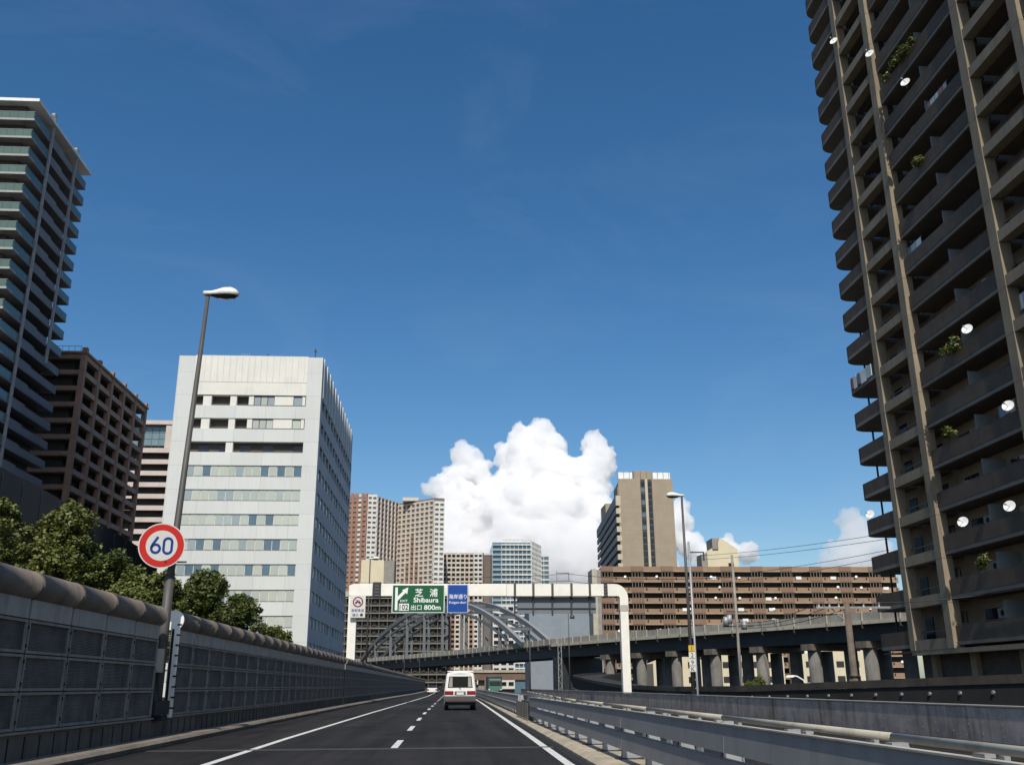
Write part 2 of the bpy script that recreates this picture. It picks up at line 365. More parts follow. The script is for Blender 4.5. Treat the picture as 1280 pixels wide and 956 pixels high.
q=MB(); q.box(-7.3,-7.0,24.02,25.38,-.35,.5,conc_dk); q.box(-7.3,-7.22,24.02,25.38,.5,2.5,dkgap); q.build('recess_wall',kind='structure')
# small round bollard-like pipe top behind the near barrier
q=MB(); q.tube([(-8.6,19.0,GZ),(-8.6,19.0,3.35)],.11,pipe_m,14); q.tube([(-8.6,19.0,3.35),(-8.6,19.0,3.42)],.125,gal,14)
tag(q.build('vent_pipe'),'short grey pipe top sticking up behind the near noise barrier','pipe')

# ------------------------------------------------------------------ street lamps
def lamp_head(q, x, y, z, s):       # cobra head pointing along s*X
    prof=[(-.12,0,.09),(.1,.01,.1),(.24,.05,.11),(.42,.1,.15),(.62,.11,.16),(.76,.06,.12),(.82,.0,.05)]
    vs=[]; n=len(prof)
    for a,top,w in prof: vs+= [(x+s*a,y-w,z),(x+s*a,y-w*.75,z+.09+top),(x+s*a,y+w*.75,z+.09+top),(x+s*a,y+w,z)]
    fs=[(i*4+k,i*4+(k+1)%4,(i+1)*4+(k+1)%4,(i+1)*4+k) for i in range(n-1) for k in range(4)]+[(0,1,2,3),(4*n-1,4*n-2,4*n-3,4*n-4)]
    q.add(vs,fs,white,True)
def lamp_glass(q,x,y,z,s):
    prof=[(.08,.08,-.02),(.25,.1,-.07),(.5,.14,-.1),(.72,.1,-.07),(.8,.04,-.01)]
    vs=[]; n=len(prof)
    for a,w,dz in prof: vs+= [(x+s*a,y-w,z-.003),(x+s*a,y-w*.6,z+dz),(x+s*a,y+w*.6,z+dz),(x+s*a,y+w,z-.003)]
    fs=[(i*4+k,i*4+k+1,(i+1)*4+k+1,(i+1)*4+k) for i in range(n-1) for k in range(3)]
    q.add(vs,fs,glass_dk,True)
LG='street lamps along the expressway'
t=thing('street_lamp','tall grey street lamp by the left noise barrier, carrying the 60 sign','street lamp',(-7.0,24.65,.5),LG)
q=MB(); q.tube([(-7.0,24.65,.5),(-6.99,24.65,2.6),(-6.98,24.65,3.9)],[.125,.12,.112],gal_pole,14); q.tube([(-6.98,24.65,3.9),(-6.97,24.65,4.02),(-6.72,24.65,11.5)],[.112,.09,.05],gal_pole,14); q.build('pole',t)
q=MB(); q.box(-7.2,-6.78,24.4,24.9,.5,.62,dkgap); q.box(-7.08,-6.86,24.38,24.46,1.6,2.15,conc_lt); q.build('base_plate',t)
q=MB(); q.prism([(-7.19,24.1),(-6.86,24.1),(-6.86,25.3),(-7.19,25.3)],.63,.95,black); q.hexa([(-7.19,24.1,.96),(-6.9,24.1,.96),(-6.9,24.5,.96),(-7.19,24.5,.96)],[(-7.19,24.4,2.0),(-7.1,24.4,2.0),(-7.1,24.5,2.0),(-7.19,24.5,2.0)],black); q.build('base_cover',t)
q=MB(); lamp_head(q,-6.72,24.65,11.5,1); q.build('lamp_head',t); q=MB(); lamp_glass(q,-6.72,24.65,11.5,1); q.build('lamp_glass',t)
def lamp(x,y,z0,z1,s,label,r=.09):
    t=thing('street_lamp',label,'street lamp',(x,y,z0),LG)
    q=MB(); q.tube([(x,y,z0),(x,y,z1)],[r,r*.55],gal_pole,10); q.build('pole',t)
    q=MB(); lamp_head(q,x,y,z1,s); q.build('lamp_head',t); q=MB(); lamp_glass(q,x,y,z1,s); q.build('lamp_glass',t)
    return t
lamp(12.15,49,.7,10.7,-1,'street lamp with its head turned left, standing on the right parapet before the orange apartments',.1)
lamp(-6.98,85,2.3,11.9,1,'slim street lamp beside the left gantry leg, in front of the cream box')
q=MB()
for (x,y,z0,z1,lab) in ((-6.95,157,2,8.6,'thin bare pole on the left barrier, nearer of the two under the bridge'),(-7.0,240,2,10.6,'thin bare pole on the left barrier, farther of the two under the bridge'),
                 (10.7,130,0,8.6,'thin grey pole under the middle of the bridge, right of the van'),(15.9,130,0,11.2,'thin grey pole right of the bridge pier, under the gantry sign back')):
    q=MB(); q.tube([(x,y,z0),(x,y,z1)],[.09,.05],gal_pole,8); tag(q.build('thin_pole'),lab,'pole')
# ------------------------------------------------------------------ 60 sign
t=thing('speed_limit_sign','round red-rimmed speed limit sign reading 60, clamped to the lamp post','traffic sign',(-7.02,24.5,4.55))
c=Vector((-7.13,24.2,4.6)); nn=Vector((.25,-1,-.12)).normalized()
q=MB(); q.disc(c,nn,.55,.02,signwhite,40); q.build('sign_plate',t)
q=MB(); q.disc(c+nn*.004,nn,.522,.003,red,40); q.build('red_ring',t)
q=MB(); q.disc(c+nn*.008,nn,.37,.003,signwhite,40); q.build('sign_face',t)
def stroke(pts,w): # flat lettering strokes on the sign plane
    a=nn.cross(Vector((0,0,1))).normalized()*-1; a=Vector((0,0,1)).cross(nn).normalized(); b=nn.cross(a)
    q=MB(); P=[c+nn*.012+a*x*.95+b*y*.95 for x,y in pts]
    q2=[]; n=len(P); vs=[]
    for i,p in enumerate(P):
        tt=(P[min(i+1,n-1)]-P[max(i-1,0)]).normalized(); s=tt.cross(nn)*w/2; vs+=[p-s,p+s,p+s+nn*.003,p-s+nn*.003]
    q.add(vs,[(i*4+k,i*4+(k+1)%4,(i+1)*4+(k+1)%4,(i+1)*4+k) for i in range(n-1) for k in range(4)]+[(0,1,2,3),(4*n-1,4*n-2,4*n-3,4*n-4)],blue)
    return q
E6=[(-.145+.105*math.cos(a),-.075+.105*math.sin(a)) for a in [R(130-i*18) for i in range(21)]]
q=stroke([(-.105,.225),(-.16,.13),(-.215,.04),(-.245,-.03),(-.25,-.08)]+[(-.145+.105*math.cos(R(180+i*18)),-.08+.105*math.sin(R(180+i*18))) for i in range(1,21)],.058); q.build('digit_six',t)
def rr(cx,w,h,n=6):
    o=[]
    for k,(sx,sy) in enumerate(((1,1),(-1,1),(-1,-1),(1,-1))):
        for i in range(n+1):
            a=R(90*k+90*i/n); rad=w; o.append((cx+rad*math.cos(a),sy*(h-w)+rad*math.sin(a)))
    return o+[o[0],o[1]]
q=stroke([(x+.02,y-.0) for x,y in rr(.13,.1,.195)],.058); q.build('digit_zero',t)
q=MB()
for z in (4.25,4.8): q.tube([(-7.02,24.22,z),(-6.98,24.85,z)],.02,gal,6); q.box(-7.02,-6.6,24.6,24.64,z-.02,z+.02,gal)
q.build('bracket',t)

# ------------------------------------------------------------------ median guard rails (right of our lanes)
def rail(y0,y1,label,x0=2.75,x1=None,pitch=2.0):
    x1=x0 if x1 is None else x1; X=lambda y:x0+(x1-x0)*(y-y0)/(y1-y0)
    t=thing('guard_rail',label,'guard rail',(x0,y0,.1),'steel guard rails of the median')
    seg=6.0; n=max(1,int(round((y1-y0)/seg))); s=(y1-y0)/n
    for i in range(n):
        a=y0+i*s; b=a+s
        for z0,z1 in ((.60,.86),(.28,.53)):
            q=MB(); q.hexa([(X(a),a+.01,z0),(X(a)+.12,a+.01,z0),(X(b)+.12,b-.01,z0),(X(b),b-.01,z0)],[(X(a)+.02,a+.01,z1),(X(a)+.12,a+.01,z1),(X(b)+.12,b-.01,z1),(X(b)+.02,b-.01,z1)],gal_lt)
            q.build('rail_beam',t)
        q=MB(); q.hexa([(X(a)+.005,a+.005,.862),(X(a)+.07,a+.005,.862),(X(b)+.07,b-.005,.862),(X(b)+.005,b-.005,.862)],[(X(a)+.005,a+.005,.875),(X(a)+.07,a+.005,.875),(X(b)+.07,b-.005,.875),(X(b)+.005,b-.005,.875)],conc_lt); q.build('top_strip',t)
    pm=MB(); pm.hexa([(-.02,-.06,0),(.26,-.06,0),(.26,.06,0),(-.02,.06,0)],[(.03,-.05,.78),(.14,-.05,.78),(.14,.05,.78),(.03,.05,.78)],gal); pm=pm.mesh('post')
    bm_=MB(); bm_.box(-.12,.34,-.11,.11,0,.02,steel_dk); bm_.tube([(-.08,-.07,.0),(-.08,-.07,.05)],.015,gal,6); bm_.tube([(-.08,.07,.0),(-.08,.07,.05)],.015,gal,6); bm_=bm_.mesh('base_plate')
    k=int((y1-y0)/pitch)
    for i in range(k):
        y=y0+.5+i*pitch; inst('post',pm,t,(X(y)+.11,y,.1)); inst('base_plate',bm_,t,(X(y)+.11,y,.1))
    # bright top bolts / reflectors
    rm=MB(); rm.box(-.03,.03,-.06,.06,0,.02,gal_lt); rm=rm.mesh('clip')
    for i in range(int((y1-y0)/2.6)): inst('clip',rm,t,(X(y0+1+i*2.6)+.07,y0+1+i*2.6,.876))
    return t
rail(-14,34,'near silver two-beam guard rail running to the gap beside the gutter',2.75)
rail(41,160,'far silver two-beam guard rail starting beyond the median gap, right of the van',2.85,3.4)
t=thing('rail_end_block','dark hatched end block in the gap between the two median guard rails','crash block',(3,37,.1))
q=MB(); q.prism([(2.8,34.4),(3.6,34.4),(3.5,40.2),(2.95,40.2)],.1,.7,steel_dk); q.build('block',t)
for i in range(8): part('slat',t,2.70,2.77,34.6+i*.7,34.9+i*.7,.15,.68,gal_pole)
# tube rail facing the opposite lanes
t=thing('tube_rail','pale round tube rail behind the median guard rail','guard rail',(3.6,-12,.1))
for i in range(17):
    a=-12+i*5.; q=MB(); q.tube([(3.6+max(0,a-30)*.05,a+.01,.835),(3.6+max(0,a-25)*.05,a+4.99,.835)],.034,conc_lt,12); q.build('tube',t)
pm=boxmesh(.08,.08,.70,gal,'post')
for i in range(42): inst('post',pm,t,(3.64+max(0,i*2-42)*.05,-11.5+i*2,.44))

# ------------------------------------------------------------------ right parapet of steel plates
t=thing('parapet_wall','long parapet of rusty bolted steel plates along the right edge of the expressway','parapet',(12,-15,0))
for i in range(40):
    a=-15+i*4.5; q=MB(); q.box(12,12.05,a+.006,a+4.494,.0,.72+random.uniform(-.004,.004),rust); q.build('steel_plate',t)
q=MB(); q.box(12.052,12.4,-15,165,-.35,.70,conc_dk); q.build('concrete_core',t)
q=MB(); q.box(11.98,12.42,-15,165,.735,.765,conc); q.build('coping',t)
q=MB()
for i in range(190):
    a=-14.8+i*.75
    for z in ((.16,.55) if i%2 else (.12,.34,.6)): q.disc((11.995,a+random.uniform(-.1,.1),z+random.uniform(-.03,.03)),(-1,0,0),.026,.03,gal_lt,6)
q.build('bolt',t,kind='stuff')
# ------------------------------------------------------------------ lower ramp girder sweeping beside the road
path=[(44,260,4.6),(34,215,3.9),(24,175,3.2),(17.5,140,2.6),(16.1,110,1.75),(15.8,90,1.25),(15.7,70,1.12),(16.3,56,1.15),(18.5,45,1.35),(21,35,1.55),(23.5,22,1.7),(25,5,1.8)]
t=thing('ramp_girder','dark curved ramp girder studded with bolts, between parapet and tower','ramp',(16,60,GZ))
q=MB(); q.sweep(path,[(-.25,-.32),(0,-.32),(0,0),(-.25,0)],M('girder_brown',(.06,.05,.038),.9,var=.3,scale=.9,streak=.6)); q.build('top_beam',t)
q=MB(); q.sweep(path,[(-4,-1.7),(-.05,-1.7),(-.05,-.325),(-4,-.325)],M('girder_dark',(.022,.02,.018),.9,var=.3)); q.build('web',t)
q=MB(); q.sweep(path,[(-4,-2.1),(.12,-2.1),(.12,-1.705),(-4,-1.705)],conc_dk); q.build('bottom_flange',t)
q=MB()
for i in range(5,len(path)-1):
    a=Vector(path[i]); b=Vector(path[i+1]); k=max(2,int((b-a).length/1.7))
    for j in range(k):
        p=a.lerp(b,j/k); q.disc((p.x-.02,p.y,p.z-.62),(-1,-.2,0),.07,.08,gal,8)
q.build('bolt_head',t,kind='stuff')
q=MB()
for p in ((15.9+2,100,1.5),(17.7,70,1.2),(20.5,45,1.3),(26,10,1.7),(28,200,4)): q.tube([(p[0],p[1],GZ),(p[0],p[1],p[2]-2)],.7,conc,12)
q.build('pier',t)

# ------------------------------------------------------------------ van
def ring(y,pts): return [(x,y,z) for x,z in pts]
def vansec(w,zr,zb=.42,sh=1.0):
    h=w/2; r=[(-h*.96,zb),(-h,zb+.18),(-h,sh),(-h*.965,sh+.25),(-h*.87,zr-.14),(-h*.80,zr-.04),(-h*.62,zr),(0,zr+.03)]
    return r+[(-x,z) for x,z in r[-2::-1]]
def loft(q,secs,m,smooth=True):
    n=len(secs[0]); vs=[v for s in secs for v in s]
    fs=[(i*n+k,i*n+(k+1)%n,(i+1)*n+(k+1)%n,(i+1)*n+k) for i in range(len(secs)-1) for k in range(n)]
    q.add(vs,fs,m,smooth); q.add(secs[0],[tuple(range(n))],m); q.add(secs[-1],[tuple(range(n))[::-1]],m)
VX,VY=.65,54.0
t=thing('van','white high-roofed passenger van driving ahead in the right lane','van',(VX,VY,0))
def V(mb,name,par=None,label=None,bevel=0):
    mb.v=[(x+VX,y+VY,z) for x,y,z in mb.v]; return mb.build(name,par or t,label,bevel=bevel)
q=MB(); loft(q,[ring(.0,vansec(1.60,1.86,.5)),ring(.06,vansec(1.70,1.94,.42)),ring(.6,vansec(1.72,1.97)),ring(3.4,vansec(1.72,1.97)),ring(3.9,vansec(1.70,1.86)),ring(4.35,vansec(1.66,1.35)),ring(4.62,vansec(1.55,1.05))],white_car); V(q,'body')
q=MB(); q.hexa([(-.67,-.02,1.17),(.67,-.02,1.17),(.67,.03,1.17),(-.67,.03,1.17)],[(-.60,-.015,1.74),(.60,-.015,1.74),(.60,.06,1.74),(-.60,.06,1.74)],M('van_glass',(.008,.009,.01),.12,spec=.25)); rw=V(q,'rear_window')
q=MB(); q.hexa([(-.62,-.026,1.2),(-.42,-.026,1.2),(-.42,-.02,1.2),(-.62,-.02,1.2)],[(-.56,-.022,1.7),(-.42,-.022,1.7),(-.42,-.016,1.7),(-.56,-.016,1.7)],M('curtain',(.32,.3,.24),.9)); V(q,'curtain',rw)
q=MB(); q.hexa([(.42,-.026,1.2),(.62,-.026,1.2),(.62,-.02,1.2),(.42,-.02,1.2)],[(.42,-.022,1.7),(.56,-.022,1.7),(.56,-.016,1.7),(.42,-.016,1.7)],M('curtain')); V(q,'curtain',rw)
q=MB(); q.beam((0,-.03,1.2),(.1,-.03,1.24),.02,.03,black); q.beam((-.05,-.035,1.16),(.02,-.035,1.22),.03,.03,black); V(q,'wiper')
q=MB(); q.box(-.58,.58,.0,.22,1.86,1.92,white_car); V(q,'roof_spoiler')
q=MB(); q.box(-.7,.7,.5,2.9,1.985,2.03,white_car); V(q,'roof_rack')
tl=M('tail_light',(.2,.006,.01),.2)
for s in (-1,1):
    q=MB(); q.box(min(s*.36,s*.83),max(s*.36,s*.83),-.03,.05,.80,.99,tl); V(q,'tail_light',bevel=.01)
    q=MB(); q.box(min(s*.32,s*.36),max(s*.32,s*.36),-.032,.05,.80,.99,white_car); V(q,'light_trim')
q=MB(); q.box(-.3,.3,-.02,.04,.78,.97,M('plate_recess',(.08,.08,.08))); V(q,'plate_recess')
q=MB(); q.box(-.19,.19,-.035,-.022,.79,.93,signwhite); pl=V(q,'number_plate')
q=MB(); q.tube([(0,-.03,1.1),(0,-.0,1.1)],.035,gal,10); V(q,'emblem')
q=MB(); q.box(-.84,.84,-.09,.1,.44,.74,M('bumper_grey',(.07,.068,.065),.5,var=.1)); b_=V(q,'bumper',bevel=.03)
q=MB(); q.box(-.6,.6,-.1,-.092,.53,.57,M('bumper_strip',(.12,.05,.045),.5)); V(q,'bumper_strip',b_)
q=MB(); q.box(-.8,.8,.1,4.4,.26,.44,black); V(q,'chassis')
for s in (-1,1):
    for yy in (.75,3.5):
        q=MB(); q.tube([(s*.62,yy,.32),(s*.84,yy,.32)],.32,black,20); wv=V(q,'wheel')
        q=MB(); q.tube([(s*.845,yy,.32),(s*.855,yy,.32)],.19,gal,14); V(q,'rim',wv)
for s in (-1,1):
    q=MB(); q.box(min(s*.86,s*1.0),max(s*.86,s*1.0),3.75,3.85,1.2,1.45,black); V(q,'side_mirror',bevel=.02)
    for (a,b) in ((.5,1.5),(1.6,2.5),(2.6,3.4)):
        q=MB(); q.hexa([(s*.862,a,1.12),(s*.868,a,1.12),(s*.868,b,1.12),(s*.862,b,1.12)],[(s*.765,a,1.66),(s*.775,a,1.66),(s*.775,b,1.66),(s*.765,b,1.66)],glass_dk); V(q,'side_window')
# oncoming box truck and a small car far ahead
t=thing('box_truck','dark box truck with a green stripe coming the other way beyond the median','truck',(7,150,0))
q=MB(); q.box(5.9,8.1,150.6,156,.7,2.6,steel_dk); q.build('cargo_box',t,bevel=.05)
q=MB(); q.hexa([(6,149,.5),(8,149,.5),(8,150.5,.5),(6,150.5,.5)],[(6.1,149.3,2.2),(7.9,149.3,2.2),(7.9,150.5,2.2),(6.1,150.5,2.2)],M('truck_green',(.02,.12,.08),.4)); q.build('cab',t,bevel=.05)
q=MB(); q.box(6.15,7.85,149.05,149.2,1.3,1.9,glass_dk); q.build('windscreen',t)
for x in (6.1,7.9):
    for y in (149.8,154.8): q=MB(); q.tube([(x-.12,y,.42),(x+.12,y,.42)],.42,black,14); q.build('wheel',t)
    q=MB(); q.box(x-.12,x+.12,148.95,149.02,.65,.8,signwhite); q.build('headlight',t)
t=thing('far_car','small pale car far ahead in the left lane, left of the van','car',(-2.6,165,0))
q=MB(); q.hexa([(-3.4,163,.3),(-1.8,163,.3),(-1.8,167,.3),(-3.4,167,.3)],[(-3.4,163,.95),(-1.8,163,.95),(-1.8,167,.85),(-3.4,167,.85)],white_car); q.build('body',t,bevel=.08)
q=MB(); q.hexa([(-3.3,163.2,.96),(-1.9,163.2,.96),(-1.9,165.8,.96),(-3.3,165.8,.96)],[(-3.1,163.6,1.45),(-2.1,163.6,1.45),(-2.1,165.2,1.45),(-3.1,165.2,1.45)],glass_dk); q.build('cabin',t)
for x in (-3.25,-1.95):
    q=MB(); q.box(x-.12,x+.12,162.92,163.02,.62,.78,tl); q.build('tail_light',t)
    for y in (163.8,166.2): q=MB(); q.tube([(x-.1,y,.3),(x+.1,y,.3)],.3,black,12); q.build('wheel',t)

# ------------------------------------------------------------------ sign gantry
GY=76.
t=thing('sign_gantry','white portal gantry spanning the whole expressway','gantry',(3,GY,0))
def roundrect(y0,y1,z0,z1): return [(y0,z0),(y1,z0),(y1,z1),(y0,z1)]
segs=[(-6.8,-5.95),(-5.6,5.95)]+[(6.15,7.85),(8.05,9.7),(9.9,10.75)]
q=MB(); q.box(-7.0,-5.95,GY-.35,GY+.35,7.9,8.83,white); q.box(-5.3,4.45,GY-.35,GY+.35,7.9,8.83,white); q.build('cross_beam',t,bevel=.03)
xs=[5.1,6.55,8.05,9.55,11.0,12.4]
for a,b in zip([4.46]+[x+.09 for x in xs[:-1]],[x-.09 for x in xs]):
    q=MB(); q.box(a+.005,b-.005,GY-.35,GY+.35,7.9,8.83,white); q.build('cross_beam',t)
for x in xs[:-1]: q=MB(); q.box(x-.088,x+.088,GY-.38,GY+.38,7.86,8.87,gal_pole); q.build('joint_band',t)
for x in (-5.62,12.25):
    q=MB(); q.box(x-.31 if x<0 else x-.14,x+.31 if x<0 else x+.14,GY-.39,GY+.39,7.8,8.95,steel_dk)
    for k in range(4): q.box(x-.16,x+.16,GY-.42,GY-.392,7.9+k*.24,8.0+k*.24,conc_dk)
    q.build('splice_clamp',t)
def elbow(q,x0,s):          # rounded corner from beam (at x0) to leg, s=+1 to the right
    P=[]; r=.75
    out=[];inn=[]
    n=8
    for i in range(n+1):
        a=R(90*i/n); out.append((x0+s*(.55+1.05*math.sin(a))-s*.0, 7.78+1.05*math.cos(a))); inn.append((x0+s*(.8+.15*math.sin(a)), 7.75+.15*math.cos(a)))
    out=[(x0,8.83)]+out+[(x0+s*1.6,7.2)]; inn=[(x0,7.9)]+inn+[(x0+s*.95,7.2)]
    for i in range(len(out)-1):
        a,b,c2,d2=out[i],out[i+1],inn[i+1],inn[i]
        q.hexa([(a[0],GY-.35,a[1]),(b[0],GY-.35,b[1]),(c2[0],GY-.35,c2[1]),(d2[0],GY-.35,d2[1])],[(a[0],GY+.35,a[1]),(b[0],GY+.35,b[1]),(c2[0],GY+.35,c2[1]),(d2[0],GY+.35,d2[1])],white)
q=MB(); elbow(q,12.4,1); q.build('corner',t)
q=MB(); q.box(13.36,13.98,GY-.33,GY+.33,GZ,6.75,white); q.build('leg',t)
q=MB(); q.box(13.32,14.03,GY-.36,GY+.36,6.76,7.19,conc_lt); q.build('leg_collar',t)
q=MB(); q.box(-7.75,-7.0,GY-.35,GY+.35,7.95,8.7,white); q.hexa([(-7.75,GY-.35,8.7),(-7.0,GY-.35,8.7),(-7.0,GY+.35,8.7),(-7.75,GY+.35,8.7)],[(-7.4,GY-.35,8.83),(-7.0,GY-.35,8.83),(-7.0,GY+.35,8.83),(-7.4,GY+.35,8.83)],white); q.build('corner',t)
q=MB(); q.box(-7.75,-7.12,GY-.3,GY+.3,GZ,7.945,white); q.build('leg',t)
# signs
def u2x(u): return -4.42+4.05*u
def w2z(w): return 8.74-2.13*w
SY=GY-.6
t=thing('exit_sign','green exit 102 direction sign for Shibaura with diverging white arrow','road sign',(-2.4,SY,6.6))
q=MB(); q.box(-4.42,-.37,SY-.02,SY+.06,6.61,8.74,letter); q.build('sign_border',t,bevel=.01)
q=MB(); q.box(-4.36,-.43,SY-.032,SY-.021,6.67,8.68,signgreen); q.build('sign_panel',t)
FY=SY-.034
q=MB(); q.box(u2x(.06),u2x(.108),FY-.006,FY,w2z(.91),w2z(.1),letter)
def flat(q,pts,m,y=FY): q.add([(x,y-.006,z) for x,z in pts]+[(x,y,z) for x,z in pts],[tuple(range(len(pts))),tuple(range(len(pts),2*len(pts)))[::-1]]+[(i,(i+1)%len(pts),len(pts)+(i+1)%len(pts),len(pts)+i) for i in range(len(pts))],m)
flat(q,[(u2x(.095),w2z(.60)),(u2x(.108),w2z(.42)),(u2x(.225),w2z(.2)),(u2x(.258),w2z(.285))],letter,FY-.0005)
flat(q,[(u2x(.185),w2z(.2)),(u2x(.305),w2z(.10)),(u2x(.287),w2z(.34))],letter,FY-.001); q.build('arrow',t)
text(t,'芝',u2x(.512),FY,w2z(.285),.62,letter,bold=.012); text(t,'浦',u2x(.79),FY,w2z(.285),.62,letter,bold=.012)
text(t,'Shibaura',u2x(.648),FY,w2z(.545),.37,letter,width=1.92,bold=.02)
text(t,'EXIT',u2x(.23),FY,w2z(.575),.16,letter,width=.56,bold=.01)
q=MB(); q.box(u2x(.137),u2x(.325),FY-.006,FY,w2z(.92),w2z(.675),letter); q.build('number_box',t)
text(t,'102',u2x(.231),FY-.007,w2z(.80),.4,M('letter_black',(.03,.03,.03),.6),width=.66,bold=.02)
text(t,'出口',u2x(.465),FY,w2z(.81),.4,letter,width=.82,bold=.008); text(t,'800m',u2x(.77),FY,w2z(.81),.36,letter,width=1.28,bold=.02)
q=MB()
for x in (-3.9,-2.4,-.9): q.box(x-.06,x+.06,SY+.062,GY-.352,7.1,8.5,steel_dk)
q.build('mount',t)
t=thing('street_name_sign','blue sign with white Japanese lettering for Kaigan-dori beside the green exit sign','road sign',(.65,SY,6.6))
q=MB(); q.box(-.17,1.45,SY-.02,SY+.06,6.6,8.76,M('sign_frame_pale',(.45,.5,.55),.5)); q.build('sign_border',t,bevel=.01)
q=MB(); q.box(-.11,1.39,SY-.032,SY-.021,6.66,8.70,signblue); q.build('sign_panel',t)
text(t,'海岸通り',.64,FY,7.83,.36,letter,width=1.38,bold=.006); text(t,'Kaigan-dori',.64,FY,7.37,.24,letter,width=1.3,bold=.004)
q=MB()
for x in (.1,1.2): q.box(x-.06,x+.06,SY+.062,GY-.352,7.1,8.5,steel_dk)
q.build('mount',t)
t=thing('motorcycle_sign','small white sign with a crossed-out motorcycle in a dark red ring, left end of gantry','road sign',(-7.0,SY,6.2))
q=MB(); q.box(-7.58,-6.42,SY-.02,SY+.04,6.25,7.95,signwhite); q.build('sign_panel',t,bevel=.02)
q=MB(); q.disc((-7.0,SY-.026,7.43),(0,-1,0),.40,.004,M('ring_red',(.22,.015,.015),.5),32); q.build('red_ring',t)
q=MB(); q.disc((-7.0,SY-.031,7.43),(0,-1,0),.30,.004,signwhite,32); q.build('ring_face',t)
q=MB()
for x in (-7.14,-6.86):
    q.disc((x,SY-.036,7.36),(0,-1,0),.085,.004,blue,14)
q.box(-7.14,-6.86,SY-.042,SY-.036,7.38,7.46,blue); q.box(-7.06,-6.98,SY-.042,SY-.036,7.46,7.58,blue); q.box(-6.95,-6.88,SY-.042,SY-.036,7.44,7.55,blue)
flat(q,[(-7.22,7.60),(-7.19,7.64),(-6.78,7.26),(-6.81,7.22)],M('ring_red'),SY-.043); q.build('pictogram',t)
text(t,'首都高速',-7.0,SY-.022,6.8,.22,blue,width=.95); text(t,'環状',-7.16,SY-.022,6.45,.22,blue,width=.48)
q=MB(); q.disc((-6.7,SY-.024,6.46),(0,-1,0),.13,.006,M('letter_black'),6); q.build('route_shield',t)
q=MB(); q.box(-7.4,-7.3,SY+.042,GY-.31,6.6,7.6,steel_dk); q.build('mount',t)
t=thing('hanging_sign','blue-grey back of a wide hanging sign with vertical ribs, under the gantry beam','road sign',(8.6,GY,6.6))
q=MB(); q.box(5.3,11.5,GY+.1,GY+.2,6.6,7.86,signback); q.build('sign_panel',t)
for x in xs[:-1]: q=MB(); q.box(x-.06,x+.06,GY-.12,GY+.095,6.42,7.85,steel_dk); q.build('rib',t)
q=MB(); q.box(5.3,11.5,GY+.02,GY+.095,6.95,7.02,steel_dk); q.build('rail',t)
for x in (9.6,): q=MB(); q.tube([(x,GY+.0,6.2),(x,GY,6.45)],.18,gal_pole,10,cap=True); q.build('lamp_bracket',t)

# ------------------------------------------------------------------ viaduct and arch bridge
BP=[(-78,495,11.6),(-56,440,11.6),(-34.2,392,11.6),(-10.6,335,11.6),(3,300,11.6),(16.4,256,11.6),(24.3,230,11.6),(36,203,11.6),(47,179,11.6),(58,158,11.6),(68,136,11.6),(85,100,11.6),(120,30,11.6)]
def bez(path,t):
    n=len(path)-1; s=t*n; i=min(int(s),n-1); return Vector(path[i]).lerp(Vector(path[i+1]),s-i)
t=thing('viaduct','long grey elevated road crossing behind the gantry on tall dark piers','viaduct',(30,200,GZ))
q=MB(); q.sweep(BP,[(-.3,-1.0),(0,-1.0),(0,0),(-.3,0)][::-1],conc); 
# path runs far -> near, so +right of travel faces left/back towards the camera side
q=MB(); q.sweep(BP,[(.0,-1.35),(.25,-1.35),(.25,0),(.0,0)],M('bridge_parapet',(.3,.29,.25),.9,var=.2,scale=.3,streak=.6)); q.build('parapet',t)
q=MB(); q.sweep(BP,[(-11,-1.35),(-10.75,-1.35),(-10.75,0),(-11,0)],conc); q.build('parapet',t)
q=MB(); q.sweep(BP,[(-10.74,-1.7),(.1,-1.7),(.1,-1.36),(-10.74,-1.36)],conc_dk); q.build('deck',t)
for off in (-.9,-5,-9.5):
    q=MB(); q.sweep(BP,[(off-.5,-4.2),(off,-4.2),(off,-1.71),(off-.5,-1.71)],steel_dk); q.build('girder',t)
q=MB(); q.sweep(BP[6:],[(.26,-1.75),(.5,-1.75),(.5,-1.2),(.26,-1.2)],conc_lt); q.build('edge_duct',t)
# parapet posts and drain hooks
ln=[0]
for a,b in zip(BP,BP[1:]): ln.append(ln[-1]+(Vector(b)-Vector(a)).length)
def along(s):
    for i in range(len(BP)-1):
        if s<=ln[i+1]:
            a,b=Vector(BP[i]),Vector(BP[i+1]); tt=(b-a).normalized(); return a.lerp(b,(s-ln[i])/(ln[i+1]-ln[i])),tt,Vector((tt.y,-tt.x,0))
    return Vector(BP[-1]),tt,Vector((tt.y,-tt.x,0))
pst=MB(); pst.box(-.1,.1,-.1,.1,-1.3,.12,conc_lt); pst=pst.mesh('parapet_post')
hk=MB(); hk.box(-.09,.09,-.25,.05,-2.3,-1.3,gal_pole); hk.box(-.12,.12,-.5,-.2,-2.4,-2.2,gal_pole); hk=hk.mesh('drain_hook')
s=60
k=0
while s<ln[-1]-20:
    p,tt,rr_=along(s); w=p+rr_*.28; inst('parapet_post',pst,t,w,(0,0,math.atan2(tt.y,tt.x)))
    if k%2==0: inst('drain_hook',hk,t,p+rr_*.45,(0,0,math.atan2(tt.y,tt.x)+math.pi))
    k+=1; s+=3.6
